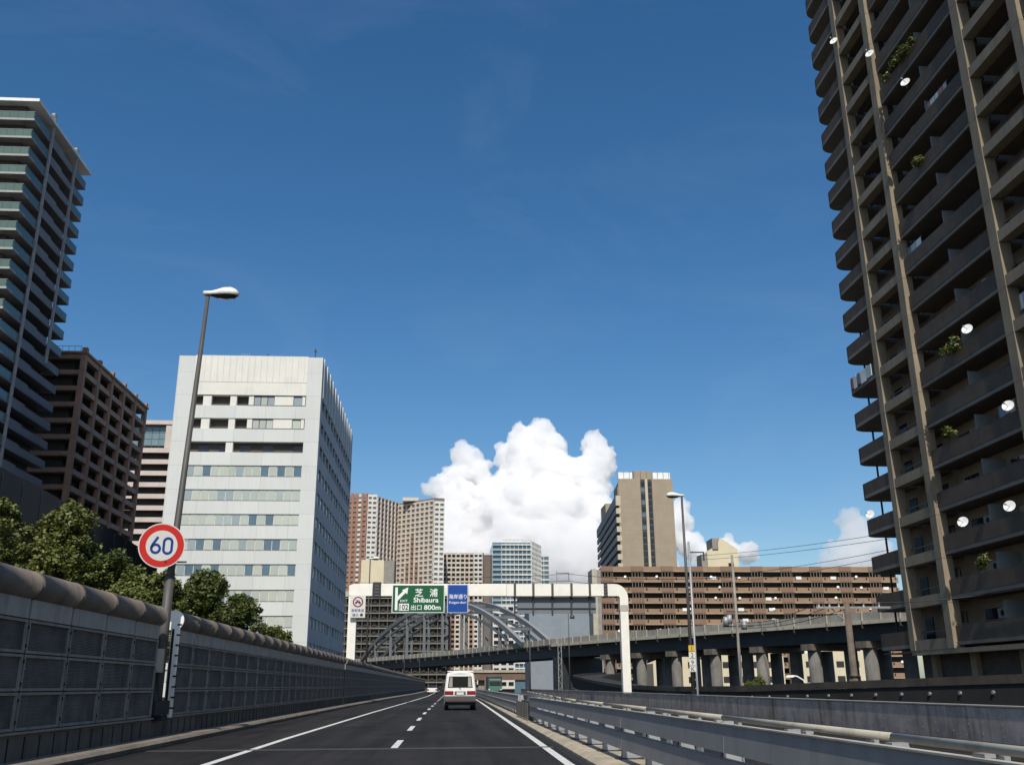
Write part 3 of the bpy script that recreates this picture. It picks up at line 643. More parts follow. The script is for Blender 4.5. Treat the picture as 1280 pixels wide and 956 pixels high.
# piers
def pier(x,y,z1,wd=1.5,m=conc):
    q=MB(); q.tube([(x,y,GZ),(x,y,z1)],wd,m,16); return q.build('pier',t)
for s_ in (ln[6]+2,):
    p,tt,rr_=along(s_)
    q=MB(); c=p-rr_*5.5
    for o in (-1,):
        q.hexa([c+rr_*6+tt*-1.2+Vector((0,0,-18.6)),c+rr_*6+tt*1.2+Vector((0,0,-18.6)),c-rr_*6+tt*1.2+Vector((0,0,-18.6)),c-rr_*6+tt*-1.2+Vector((0,0,-18.6))],
               [c+rr_*6+tt*-1.2+Vector((0,0,-4.25)),c+rr_*6+tt*1.2+Vector((0,0,-4.25)),c-rr_*6+tt*1.2+Vector((0,0,-4.25)),c-rr_*6+tt*-1.2+Vector((0,0,-4.25))],steel_dk)
    q.build('pier',t)
for s_ in np.arange(ln[6]+22,ln[-1]-30,11.6):
    p,tt,rr_=along(s_)
    for off,sh in ((-1.6,0),(-6.2,3.4),(-9.6,7.2)): a=p+rr_*off+tt*sh; pier(a.x,a.y,p.z-5.1,1.05,M('pier_concrete',(.15,.143,.13),.9,var=.25,scale=.4,streak=.7))
    q=MB(); q.hexa([p+rr_*.2-tt*1.1+Vector((0,0,-5.2)),p+rr_*.2+tt*1.1+Vector((0,0,-5.2)),p-rr_*11+tt*1.1+Vector((0,0,-5.2)),p-rr_*11-tt*1.1+Vector((0,0,-5.2))],
                   [p+rr_*.2-tt*1.1+Vector((0,0,-4.21)),p+rr_*.2+tt*1.1+Vector((0,0,-4.21)),p-rr_*11+tt*1.1+Vector((0,0,-4.21)),p-rr_*11-tt*1.1+Vector((0,0,-4.21))],conc_dk); q.build('pier_cap',t)
# arch: two steel ribs with hangers and cross struts
t=thing('arch_bridge','grey steel arch of two curved ribs with vertical hangers, over the elevated road','arch bridge',(0,300,10))
A0,A1=ln[2]+2,ln[6]-18
def archpt(f,off,lift=0):
    p,tt,rr_=along(A0+(A1-A0)*f); h=15.4*(1-(2*f-1)**2)
    return p+rr_*off+Vector((0,0,h+lift-.6)),tt
for off in (.5,-7.5):
    q=MB(); pts=[archpt(i/28,off)[0] for i in range(29)]
    for a,b in zip(pts,pts[1:]): q.beam(a,b,1.0,1.25,steel_arch)
    q.build('arch_rib',t)
    q=MB(); pts=[archpt(.04+.92*i/28,off,-2.6)[0] for i in range(29)]
    for a,b in zip(pts,pts[1:]):
        if a.z>11.4 and b.z>11.4: q.beam(a,b,.6,.6,steel_arch)
    q.build('inner_chord',t)
    q=MB(); pts=[archpt(i/28,off,.66)[0] for i in range(29)]
    for a,b in zip(pts,pts[1:]): q.beam(a,b,1.1,.08,gal_lt)  # pale strip paints the sunlight along the top of the rib
    q.build('rib_sunlit_top',t)
    for i in range(1,9):
        f=i/9; p,tt=archpt(f,off)
        if p.z-11.6>1.5: q=MB(); q.box(p.x-.45,p.x+.45,p.y-.45,p.y+.45,10.2,p.z-.3,steel_arch); q.build('hanger',t)
for i in range(1,12):
    f=i/12; a,_=archpt(f,.5,-.2); b,_=archpt(f,-7.5,-.2); q=MB(); q.beam(a,b,.55,.7,steel_arch); q.build('cross_strut',t)
    if i<11: b2,_=archpt((i+1)/12,-7.5,-.2); q=MB(); q.beam(a,b2,.3,.3,steel_arch); q.build('brace',t)
# brown overpass farther on
t=thing('far_overpass','low brown overpass crossing far behind the van under the bridge','overpass',(28,400,GZ))
q=MB(); q.box(3,75,396,408,3.4,6.6,M('overpass_brown',(.16,.11,.075),.9,var=.2,scale=.3)); q.build('girder',t)
q=MB(); q.box(3,75,395.5,396,6.2,7.2,conc_lt); q.build('parapet',t)
for x in (12,34,58): q=MB(); q.box(x,x+2.4,398,402,GZ,3.4,conc); q.build('pier',t)

# ------------------------------------------------------------------ right apartment tower
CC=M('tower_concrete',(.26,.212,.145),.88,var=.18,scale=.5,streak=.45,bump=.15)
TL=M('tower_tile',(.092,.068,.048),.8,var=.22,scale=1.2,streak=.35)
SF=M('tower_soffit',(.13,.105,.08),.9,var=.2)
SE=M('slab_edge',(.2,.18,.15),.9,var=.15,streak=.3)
t=thing('apartment_tower','huge dark brown apartment tower of stacked balconies filling the right edge','apartment tower',(42,50,GZ))
TW=t
F=Facade((32.8,68.0),(32.8,20)); FH=2.9; Z0=4.15; NF=27
# columns: u from C1
cols=[(0,.75),(5.35,.85),(17.3,.85),(22.9,.8),(35,.85),(40.5,.8)]
for u,w in cols: 
    for k in range(NF):
        z=Z0-.75+k*FH; F.part('column',t,u-w/2,u+w/2,-.75,.0,z+.01,z+FH-.01,CC)
    F.part('column',t,u-w/2,u+w/2,-.75,-.02,Z0-.745-.002,Z0-.745+.004,CC)
body=MB(); body.box(34.9,52,20,70.6,GZ,Z0+NF*FH,M('tower_back_wall',(.26,.195,.135),.85,var=.2,streak=.3)); body.build('body',t)
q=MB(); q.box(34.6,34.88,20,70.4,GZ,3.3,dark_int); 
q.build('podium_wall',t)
for u in (0,5.3,11,17.3,23,29,35): F.part('pilaster',t,u-.35,u+.35,-1.75,-1.4,GZ,3.3,CC)
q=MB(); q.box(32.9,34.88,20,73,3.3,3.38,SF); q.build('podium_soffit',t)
bays=[('grid',0,5.35),('wide',5.35,17.3),('grid',17.3,22.9),('wide',22.9,35),('grid',35,40.5)]
wins=MB(); inner=MB(); ac=[]
acm=MB(); acm.box(-.4,.4,-.15,.15,0,.6,M('ac_unit',(.28,.27,.25),.7)); acm.disc((-.1,.16,.3),(0,1,0),.2,.01,dkgap,12); acm=acm.mesh('air_conditioner')
rc_rng=random.Random(3); CURT=[M('curtain_pale',(.5,.46,.38),.9),M('curtain_grey',(.25,.25,.24),.9),M('curtain_tan',(.35,.27,.18),.9)]
def rounded(zlo,zhi,mat,inset=0,solid=True,th=.15):
    """balcony slab outline with rounded far corner, wrapping the gable end"""
    pts=[(32.86,68.35)]; r=1.25; cx,cy=32.86+r,74.1-r
    arc=[(cx-r*math.cos(R(a)),cy+r*math.sin(R(a))) for a in range(0,91,11)]
    outer=pts+[(32.86,cy)]+arc[1:]+[(38.0,74.1)]
    q=MB()
    if solid: q.prism([(34.9,68.35)]+outer[::-1][:0]+outer+[(38.0,70.6),(34.9,70.6)],zlo,zhi,mat)
    else:
        inn=[(32.86+th,68.35),(32.86+th,cy)]+[(cx-(r-th)*math.cos(R(a)),cy+(r-th)*math.sin(R(a))) for a in range(11,91,11)]+[(38.0,74.1-th)]
        n=len(outer)
        for i in range(n-1):
            a,b,c2,d2=outer[i],outer[i+1],inn[min(i+1,len(inn)-1)],inn[i]
            q.hexa([(a[0],a[1],zlo),(b[0],b[1],zlo),(c2[0],c2[1],zlo),(d2[0],d2[1],zlo)],[(a[0],a[1],zhi),(b[0],b[1],zhi),(c2[0],c2[1],zhi),(d2[0],d2[1],zhi)],mat)
    return q.mesh('round')
rs=rounded(0,.25,SE); rp=rounded(.251,1.2,TL,solid=False)
for k in range(NF):
    z=Z0-.55+k*FH      # slab underside
    for kind,a,b in bays:
        a2,b2=a+.43,b-.43
        if kind=='grid':
            F.part('floor_beam',t,a2,b2,-.75,-.04,z-.2,z+.5,CC)
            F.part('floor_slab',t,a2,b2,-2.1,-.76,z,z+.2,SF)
            F.box(wins,a2+.5,b2-.8,-2.1,-2.02,z+.4,z+2.3,glass_dk)
            F.part('balcony_rail',t,a2,b2,-.6,-.56,z+1.02,z+1.08,M('rail_grey',(.1,.1,.1),.5))
        else:
            F.part('slab_edge',t,a2,b2,-.42,-.3,z+.01,z+.25,SE)
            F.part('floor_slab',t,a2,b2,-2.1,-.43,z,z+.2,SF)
            F.part('balcony_parapet',t,a2,b2,-.42,-.27,z+.26,z+1.22,TL)
            F.part('balcony_rail',t,a2,b2,-.36,-.32,z+1.27,z+1.31,gal_pole)
            m_=(a+b)/2; F.part('partition',t,m_-.03,m_+.03,-2.1,-.55,z+.21,z+2.4,M('partition',(.22,.23,.22),.8))
            for w0 in (a2+.7,m_+.7):
                F.box(wins,w0,w0+1.7,-2.1,-2.02,z+.3,z+2.2,glass_dk); F.box(wins,w0+.8,w0+.87,-2.02,-1.99,z+.3,z+2.2,gal_pole)
                F.box(wins,w0+2.6,w0+4.0,-2.1,-2.02,z+.9,z+2.2,glass_dk)
            for w0 in (m_-1.1,m_-2.4,m_+4.2):
                if rc_rng.random()<.6: inst('air_conditioner',acm,t,F.w(w0,-1.85,z+(.25 if rc_rng.random()<.4 else 1.5)),(0,0,math.pi/2))
    inst('round_slab',rs,t,(0,0,z)); inst('round_parapet',rp,t,(0,0,z))
    o=bpy.data.objects.new('end_post',boxmesh(.12,.12,FH-1.21,steel_dk,'post')); link(o,t); o.location=Vector((34.6,73.9,z+1.2+(FH-1.2)/2))-world_of(t)
    F.box(wins,-1.8,-.6,-2.12,-2.04,z+.3,z+2.2,glass_dk)
    for kind,a,b in bays:
        for w0 in (a+1.13,(a+b)/2+.7):
            if kind=='wide' and rc_rng.random()<.6: F.box(wins,w0+.1,w0+.1+rc_rng.choice((.5,.8,1.5)),-2.015,-2.0,z+.35,z+2.15,rc_rng.choice(CURT))
            if kind=='wide' and rc_rng.random()<.4: F.box(wins,w0+2.2,w0+2.7,-1.2,-.7,z+.2,z+rc_rng.uniform(.9,1.9),rc_rng.choice(CURT))
wins.build('window',t,kind='stuff')
for zz in (Z0-.75,): F.part('base_beam',t,-.3,41,-.7,-.05,zz-.3,zz-.01,CC)
# dishes, washing and plants on the tower
dm=MB(); dm.disc((0,0,0),(-.75,-.66,.3),.34,.02,M('dish_white',(.85,.85,.82),.5),20,dish=.07); dm.beam((.02,.02,-.02),(-.42,-.35,.02),.03,.03,gal); dm.box(-.48,-.38,-.4,-.3,-.02,.07,gal); dm.beam((.04,.04,-.05),(.2,.2,-.4),.04,.04,gal); dm=dm.mesh('satellite_dish')
for (y,z,lab) in ((67.6,54.2,'satellite dish on the first tower column, highest and leftmost on the tower'),(61.8,48.6,'white satellite dish on the second tower column, near the top'),(57.3,42.8,'white satellite dish in the open balcony right of the second column, third from the top'),
    (54.5,22.6,'white satellite dish on a mid-height wide balcony of the tower'),(51.6,16.7,'white satellite dish beside the third column, above the lowest pair'),
    (58.4,11.0,'left of the two satellite dishes on the same low balcony of the tower'),(53.1,11.05,'right of the two satellite dishes on the same low balcony of the tower'),(71.6,13.75,'white satellite dish on a rounded corner balcony of the tower')):
    o=bpy.data.objects.new('satellite_dish',dm); o.location=(32.5,y,z); link(o); tag(o,lab,'satellite dish','satellite dishes on the apartment tower')
t=thing('laundry','towels and bedding hung over a rounded corner balcony of the tower','laundry',(32.7,71,24.5))
zl=Z0-.55+7*FH+1.25
for i,(a,b,cm) in enumerate(((68.9,69.9,(.45,.55,.55)),(69.9,70.9,(.75,.77,.75)),(71.0,71.6,(.2,.22,.22)),(71.7,72.3,(.7,.7,.68)),(72.35,72.8,(.3,.12,.08)))):
    q=MB(); q.box(32.74,32.80,a,b,zl-.95+random.uniform(-.1,.1),zl,M('cloth_%s'%'abcde'[i],cm,.9)); q.build('cloth',t)
def leaves(q,c,r,n,s,m,rng,flat_=1.):
    c=Vector(c)
    for i in range(n):
        d_=Vector((rng.gauss(0,1),rng.gauss(0,1),rng.gauss(0,1))).normalized(); p=c+Vector((d_.x*r[0],d_.y*r[1],d_.z*r[2]))*rng.uniform(.5,1.05)
        a=Vector((rng.gauss(0,1),rng.gauss(0,1),rng.gauss(0,.6))).normalized(); b=a.cross(d_).normalized() if abs(a.dot(d_))<.98 else Vector((1,0,0))
        k=s*rng.uniform(.6,1.3); q.add([p-a*k,p+b*k*.5,p+a*k,p-b*k*.5],[(0,1,2,3)],m)
rl=random.Random(12); LC=[M('cloth_b',(.75,.77,.75),.9),M('cloth_a',(.45,.55,.55),.9),M('cloth_f',(.5,.42,.3),.9),M('cloth_g',(.2,.28,.4),.9),M('cloth_h',(.5,.25,.22),.9)]
for n_,(y0,k,lab) in enumerate(((52.5,4,'white and blue sheets drying behind the rail two balconies above the lowest dishes'),(48.2,6,'row of shirts drying on a wide tower balcony near the right picture edge'),(60.2,9,'two cloths hung at the left end of a middle tower balcony'),(54.0,12,'washing hung in a shaded wide balcony, upper middle of the tower'))):
    z=Z0-.55+k*FH; t_=thing('laundry',lab,'laundry',(33.4,y0,z)); a=y0
    for i in range(3+n_%2*2):
        w=rl.uniform(.35,.8); q=MB(); q.box(33.5,33.54,a,a+w,z+2.15-rl.uniform(.6,1.0),z+2.15,rl.choice(LC)); q.build('cloth',t_); a+=w+.08
    q=MB(); q.tube([(33.52,y0-.2,z+2.18),(33.52,a+.2,z+2.18)],.018,gal,6); q.build('drying_pole',t_)
rg=random.Random(5)
for (y0,y1,z,lab) in ((55.5,60.5,45.5,'trailing green plants high on a wide tower balcony, near the top'),(57,58,36.5,'small green plants on a wide tower balcony below the trailing plants'),(58.6,59.6,17.0,'potted green plant at the left end of a wide balcony, middle of the tower'),(57.0,57.6,8.3,'small bright plant on the low balcony rail beside the second column'),(56.5,58,22.3,'brownish plants behind the rail of a mid-height tower balcony')):
    q=MB()
    for i in range(int((y1-y0)*2)+2): leaves(q,(32.75,y0+(y1-y0)*rg.random(),z+rg.uniform(-.2,.3)),(.3,.45,.4),60,.13,leafA,rg)
    tag(q.build('balcony_plant'),lab,'plant')

# ------------------------------------------------------------------ left glass-balcony tower
GLS=M('balcony_glass',(.095,.15,.125),.15,var=.12,scale=.4); SLW=M('tower_white',(.33,.33,.32),.7,var=.1,scale=.5,streak=.3)
GREY=M('tower_grey',(.19,.185,.19),.7,var=.1,scale=.4,streak=.2)
DKW=M('dark_wall',(.07,.062,.055),.8,var=.2)
t=thing('glass_balcony_tower','tall dark tower with green glass balconies and white slab edges at the left edge','apartment tower',(-76,141,GZ))
q=MB(); q.box(-92,-66.2,132,150.5,GZ,86.4,DKW); q.build('body',t)
FT=Facade((-92,130.5),(-64.2,130.5)); SD=Facade((-64.2,130.5),(-64.2,152))
q=MB(); q.box(-92,-63.6,130.0,152.3,86.7,87.2,M('roof_white',(.75,.76,.74),.6)); q.build('roof_slab',t)
q=MB(); q.box(-91,-66,131.5,151.5,86.0,86.69,DKW); q.build('roof_neck',t)
q=MB()
for i in range(14): SD.box(q,6.5+i*1.1,6.56+i*1.1,-.9,-.84,87.2,88.5,steel_dk)
SD.box(q,6.4,21.2,-.9,-.84,88.4,88.5,steel_dk); q.build('roof_rail',t)
FLH=3.08; k=0; z=85.1
lg=MB()
while z>18:
    zt=z           # top of glass
    near = z>25
    # front
    FT.part('slab',t,14,27.9,-2,0.05,zt-1.45,zt-1.12,SLW)
    for i in range(9):
        u1=27.75-i*1.2; FT.part('glass_panel',t,u1-1.17,u1,-.04,.0,zt-1.11,zt,GLS)
    FT.box(lg,16,27.9,-.1,.04,zt+.0,zt+.05,gal)
    # side: glass near corner, grey fronts, glass far corner
    SD.part('slab',t,0.0,21.5,-2,.03,zt-1.45,zt-1.12,GREY)
    lowr = z<52
    for u0,u1 in ((.12,2.1),(2.13,4.1),(4.13,6.2)): SD.part('glass_panel',t,u0,u1,-.04,0,zt-1.11,zt,GLS)
    SD.part('balcony_front',t,6.7,11.5,-.1,.04,zt-1.6,zt-.1,GREY); SD.part('balcony_front',t,11.5,(21.4 if lowr else 15.6),-.06,.0,zt-1.6,zt-.35,GREY)
    if not lowr:
        for u0,u1 in ((16.4,18.9),(18.95,21.45)): SD.part('glass_panel',t,u0,u1,-.04,0,zt-1.11,zt,GLS)
    SD.box(lg,0,6.3,-.1,.04,zt,zt+.05,gal)
    for u in (17,19.5,22,24.5): FT.box(lg,u,u+.08,-1.9,-1.82,zt-1.1,zt+1.6,gal_pole)
    for u in (18,22): FT.box(lg,u,u+1.8,-1.45,-1.4,zt-1.1,zt+.9,glass_dk)
    z-=FLH
lg.build('rail_work',t,kind='stuff')
SD.part('mullion',t,6.3,6.55,-.05,.35,18,88.3,M('mullion_grey',(.33,.33,.33),.6)); SD.part('mullion',t,15.9,16.15,-.05,.35,50,87.9,M('mullion_grey'))
SD.part('mullion_cap',t,5.6,6.55,-.1,.4,88.31,88.6,SLW); SD.part('mullion_cap',t,15.2,16.15,-.1,.4,87.91,88.2,SLW)
# ------------------------------------------------------------------ brown grid building
BR=M('brown_tile',(.38,.215,.14),.85,var=.15,scale=.6,streak=.3); BRL=M('brown_beam',(.42,.28,.195),.85,var=.15,scale=.6,streak=.3)
t=thing('brown_grid_building','brown apartment block with a deep grid of balconies, behind the glass tower','apartment building',(-78,186,GZ))
q=MB(); q.box(-90,-68.9,170,204.4,GZ,58.6,DKW); q.build('body',t)
SD=Facade((-66.5,168),(-66.5,205)); FT=Facade((-90,168),(-66.5,168))
for i in range(6):
    u=.5+i*7.2; 
    for k in range(20): SD.part('column',t,u-.5,u+.5,-.9,0,59.2-k*3.0-2.99,59.2-k*3.0,BR)
    SD.part('column_top',t,u-.45,u+.45,-.85,.05,59.21,60.4,BR)
for k in range(20):
    z=59.2-k*3.0
    for i in range(5): u=.5+i*7.2; SD.part('balcony_front',t,u+.51,u+6.69,-.8,-.15,z-.95,z-.0,BRL)
    SD.part('floor_slab',t,0,36.9,-2.35,-.91,z-1.1,z-.85,SF)
    FT.part('balcony_front',t,6,22.9,-.7,-.1,z-.95,z-.1,BR); FT.part('floor_slab',t,6,22.9,-1.95,-.71,z-1.1,z-.85,SF)
q=MB()
for k in range(20):
    for i in range(5):
        z=59.2-k*3; u=1.9+i*7.2; SD.box(q,u,u+1.6,-2.39,-2.3,z-2.9,z-1.3,glass_dk); SD.box(q,u+2.6,u+3.9,-2.39,-2.3,z-2.9,z-1.3,glass_dk)
q.build('window',t,kind='stuff')
q=MB(); q.box(-90,-66.3,167.8,205.2,59.21,59.6,BR); q.build('roof_edge',t)
q=MB()
for i in range(12): q.box(-80+i*1.1,-79.95+i*1.1,168.8,168.85,59.6,60.9,gal_pole)
q.box(-80,-67.8,168.8,168.85,60.85,60.92,gal_pole); q.build('roof_rail',t)
# ------------------------------------------------------------------ dark curved hall
t=thing('dark_hall','large plain dark grey hall wall with a sloping top, behind the left trees','building',(-60,135,GZ))
q=MB(); pr=[(95,24.6),(107,24.7),(120,24.5),(132,24.0),(150,23.2),(173,22.1),(186,20.5)]
n=len(pr); q.add([(-50,y,GZ) for y,z in pr]+[(-50,y,z) for y,z in pr]+[(-63,y,z) for y,z in pr]+[(-63,y,GZ) for y,z in pr],
  [(i,i+1,n+i+1,n+i) for i in range(n-1)]+[(n+i,n+i+1,2*n+i+1,2*n+i) for i in range(n-1)]+[(2*n+i,2*n+i+1,3*n+i+1,3*n+i) for i in range(n-1)]+[(0,n,2*n,3*n),(n-1,3*n-1+n,3*n-1,2*n-1)],M('hall_grey',(.035,.036,.039),.85,var=.15,scale=.2,streak=.4))
q.build('wall',t)
q=MB()
for i in range(16): y=97+i*5.4; z=np.interp(y,[p[0] for p in pr],[p[1] for p in pr]); q.box(-50.0,-49.93,y,y+.12,GZ,float(z)-.3,steel_dk)
q.build('wall_joint',t,kind='stuff')
# ------------------------------------------------------------------ pink striped building
PK=M('pink_concrete',(.55,.47,.42),.8,var=.1,scale=.3,streak=.3)
t=thing('pink_building','pale pink balcony block between the brown grid building and the white office','apartment building',(-86,262,GZ))
q=MB(); q.box(-98,-75.3,256,275,GZ,70,DKW); q.build('body',t)
FT=Facade((-98,254),(-74.6,254))
FT.part('roof_parapet',t,0,23.6,-2.2,.0,69.0,70.1,PK); FT.part('end_wall',t,22.6,23.6,-2.2,-.01,GZ,62.5,PK,)
FT.part('side_wall',t,21,23.6,-2.2,-.3,62.51,68.99,PK)
for i in range(6):
    for j in range(3): FT.part('glass_pane',t,20.9-(i+1)*1.9+.05,20.9-i*1.9-.05,-1.9,-1.6,63.4+j*1.8+.06,63.4+(j+1)*1.8-.06,M('atrium_glass',(.16,.24,.26),.15))
FT.part('frame',t,8,22,-2,-1.91,63.3,69,SLW)
for k in range(20):
    z=62.4-k*3.1; FT.part('balcony_front',t,0,23.0,-.3,.02,z-1.25,z-.0,PK); FT.part('floor_slab',t,0,22.6,-2,-.31,z-1.25,z-1.0,SF)
# ------------------------------------------------------------------ white office building
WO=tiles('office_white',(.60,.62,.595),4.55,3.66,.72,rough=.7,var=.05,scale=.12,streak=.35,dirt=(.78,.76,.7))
WC=M('office_cream',(.68,.67,.605),.7,var=.06,scale=.4,streak=.2); WS=tiles('office_side_shaded',(.42,.44,.45),4.5,3.66,.7,rough=.75,var=.08,scale=.2,streak=.25)  # darker side copy of the white wall: shade of that face put into colour
t=thing('white_office_building','white office block with long window bands and three dark recessed floors near its top','office building',(-31,166,GZ))
q=MB(); q.box(-41.3,-21.2,143.2,190.5,GZ,49.6,DKW); q.build('body',t)
FT=Facade((-42.2,142.2),(-20.2,142.2)); SD=Facade((-20.2,143.215),(-20.2,191))
WL,WR=2.55,19.75
rowtop=[43.9-3.66*k for k in range(12)]
FT.part('margin',t,0,WL,-1,.0,GZ,50.2,WO); FT.part('margin',t,WR,22.0,-1,.0,GZ,50.2,WO)
q=MB(); FT.box(q,WL+.005,WR-.005,-1,.06,46.02,50.3,WC); q.build('parapet',t)
for i in range(18): u=WL+.5+i*.95; FT.part('parapet_rib',t,u,u+.06,.061,.085,46.1,50.2,M('rib_grey',(.5,.49,.42),.7))
FT.part('fascia',t,WL+.005,WR-.005,-1,.05,43.95,45.97,WC)
WIN=[M('blind_reflect_%s'%c,v,.18,var=.06) for c,v in zip('abcdef',[(.42,.46,.41),(.47,.50,.43),(.36,.42,.40),(.28,.34,.35),(.40,.43,.38),(.45,.47,.40)])]
WINB=M('window_sky',(.10,.16,.20),.08); FRW=M('window_frame_white',(.6,.62,.6),.6)
wr=random.Random(11)
for k,zt in enumerate(rowtop):
    zb=zt-1.62
    FT.part('spandrel',t,WL+.005,WR-.005,-1,-.01,zb-2.03,zb-.0,WO)
    if k<3:
        FT.part('recess_back',t,WL,WR,-1.15,-1.02,zb+.001,zt+.04,DKW)
        if k<2: segs_=[(0,1.6,0),(1.62,2.9,1),(2.9,5.7,0),(5.7,6.7,1),(6.7,8.5,0),(8.5,9.3,1),(9.3,12.4,2),(12.4,15.3,1),(15.3,16.6,2),(16.6,17.1,1)]
        else: segs_=[(0,.5,0),(5.6,6.7,1)]
        for a,b,kk in segs_:
            if kk==1: FT.part('recess_panel',t,WL+a+.02,WL+b-.02,-.95,-.12,zb+.02,zt,WC)
            elif kk==2:
                n=max(1,int((b-a)/1.0))
                for j in range(n): FT.part('window',t,WL+a+(b-a)*j/n+.05,WL+a+(b-a)*(j+1)/n-.05,-.5,-.25,zb+.03,zt-.1,wr.choice(WIN))
        if k==2:
            for a in (1.4,4.5,7.6,11,15.6): FT.part('window',t,WL+a,WL+a+1.6,-1.015,-.95,zb+.1,zt-.4,glass_dk)
        FT.part('sill',t,WL+8.4,WR-.1,-.2,.03,zb-.0+.003,zb+.1,SE)
    else:
        FT.part('window_frame',t,WL,WR,-.35,-.22,zb+.001,zt-.001,FRW)
        for j in range(14):
            u=WL+.08+j*1.222; r_=wr.random()
            FT.part('window',t,u+.05,u+1.16,-.21,-.14,zb+.08,zt-.08,WINB if r_<.16 else wr.choice(WIN))
        FT.part('sill',t,WL,WR,-.13,.02,zb-.05,zb+.0005,conc)
# side face
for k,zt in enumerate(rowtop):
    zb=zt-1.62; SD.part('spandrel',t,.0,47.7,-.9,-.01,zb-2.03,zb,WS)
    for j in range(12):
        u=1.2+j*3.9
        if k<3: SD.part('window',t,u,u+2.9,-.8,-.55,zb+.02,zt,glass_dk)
        else: SD.part('window',t,u,u+2.9,-.35,-.2,zb+.02,zt,(wr.choice([WINB,WIN[3],WIN[2],WIN[0]])))  # lighter panes: reflection in the glass put into their colour
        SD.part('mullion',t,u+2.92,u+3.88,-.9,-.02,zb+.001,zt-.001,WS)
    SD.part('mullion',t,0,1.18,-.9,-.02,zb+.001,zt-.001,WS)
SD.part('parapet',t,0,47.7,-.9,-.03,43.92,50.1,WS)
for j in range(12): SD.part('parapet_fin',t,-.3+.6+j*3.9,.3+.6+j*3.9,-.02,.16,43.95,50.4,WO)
q=MB(); q.box(-41.8,-20.6,142.9,190.6,49.7,50.0,conc); q.build('roof',t)
t2=t
q=MB()
for x in (-33.6,-33.2,-32.8,-32.4): q.tube([(x,146,50),(x,146,52)],.05,gal,6)
for x,h in ((-35.2,51.6),(-29.5,52),(-22,53)): q.tube([(x,146,50),(x,146,h)],.08,steel_dk,6); q.box(x-.2,x+.2,145.9,146.1,h-.6,h-.35,steel_dk)
q.build('antenna',t,kind='stuff')

# ------------------------------------------------------------------ distant towers
def grid(t,F,u0,u1,z0,z1,fh,bay,mband,mcol,band=.45,colw=.3,depth=.7,name='facade_grid',panel=None,pp=None,colfn=None):
    """real relief: floor bands and piers proud of the dark core, joined (a few pixels each)"""
    q=MB(); n=int((z1-z0)/fh); c=max(1,round((u1-u0)/bay)); b=(u1-u0)/c
    for k in range(n+1): 
        F.box(q,u0,u1,0,depth*.7,z1-k*fh-fh*band,z1-k*fh,mband)
    for i in range(c+1):
        u=u0+i*b; F.box(q,max(u0,u-b*colw/2),min(u1,u+b*colw/2),0,depth,z1-n*fh-fh*band,z1+.01,mcol)
    if panel:
        for i in range(c):
            for k in range(n):
                m=pp(i,k,c,n)
                if m: F.box(q,u0+i*b+b*colw/2,u0+(i+1)*b-b*colw/2,0,depth*.72,z1-k*fh-fh*band-.01,z1-k*fh+.02,m)
    q.build(name,t,kind='stuff')
TWW=M('far_cream',(.56,.5,.42),.8,var=.08,scale=.1); TWB=M('far_brown',(.33,.18,.125),.8,var=.1,scale=.1); TWD=M('far_core',(.17,.14,.12),.8,var=.2,scale=.1)
TWG=M('far_white',(.62,.62,.58),.8,var=.08,scale=.1)
t=thing('brown_white_tower','brown and cream residential high-rise with an inward-folded front, left of the cloud','residential tower',(-33,610,GZ))
plan=[(-66,588),(-50.5,580),(-45,581),(-33.2,603),(-10,582),(-3.8,583),(-4.6,625),(-60,640)]
q=MB(); q.prism(plan,GZ,111.5,TWD); q.build('body',t)
f=Facade(plan[0],plan[1]); grid(t,f,0,f.L,3,113.5,3.0,3.4,TWB,TWB,.5,.4,panel=1,pp=lambda i,k,c,n:TWG if i==3 else None)
f=Facade(plan[1],plan[2]); grid(t,f,0,f.L,3,113,3.0,2.7,TWG,TWG,.5,.3)
f=Facade(plan[2],plan[3]); grid(t,f,0,f.L,3,112,3.0,4.0,TWB,TWG,.3,.25)
f=Facade(plan[3],plan[4]); grid(t,f,0,f.L,3,110.5,3.0,4.1,TWW,TWW,.4,.25,panel=1,pp=lambda i,k,c,n:TWB if (k>9+abs(i-3)*3 and i<8) or k>26 or (i==3 and k>6) else None)
f=Facade(plan[4],plan[5]); grid(t,f,0,f.L,3,109.5,3.0,3.0,TWG,TWG,.5,.3)
q=MB(); q.box(-9,-3.9,583.6,588,110,111.6,M('roof_red',(.35,.06,.05),.7)); q.build('roof_edge',t)
q=MB()
for i in range(6): q.box(-65+i*3,-63.5+i*3,590,596,111.5,115.8,TWB)
q.box(-30,-20,592,600,111.5,113.6,TWW); q.build('roof_plant',t)
t=thing('mid_height_tower','lower cream and brown residential block between the tall brown tower and the glass one','residential tower',(12,665,GZ))
q=MB(); q.box(-8,30,651,690,GZ,85.6,TWD); q.build('body',t)
f=Facade((-8,650),(22,650)); grid(t,f,0,24,3,87,3.1,3.0,TWW,TWW,.4,.28,panel=1,pp=lambda i,k,c,n:TWB if k>6+(i%3) and i!=4 else (TWG if i==4 else None)); grid(t,f,24.2,30,3,87.3,3.1,2.9,TWG,TWG,.5,.3)
f=Facade((22.05,650),(30.5,672)); grid(t,f,0,f.L,3,87,3.1,3.6,TWB,TWD,.3,.3); q=MB(); q.box(-8,30,650.5,652,85.6,87,TWG); q.build('roof_edge',t)
GB=M('far_blue_glass',(.10,.16,.2),.12,var=.2,scale=.1)
t=thing('glass_office_tower','glassy blue and white high-rise standing under the big cloud','high-rise',(44,612,GZ))
q=MB(); q.box(26.5,50.6,600.6,640,GZ,87,GB); q.hexa([(50.6,600.6,GZ),(58.6,622,GZ),(58.6,640,GZ),(50.6,640,GZ)],[(50.6,600.6,87),(58.6,622,87),(58.6,640,87),(50.6,640,87)],GB); q.build('body',t)
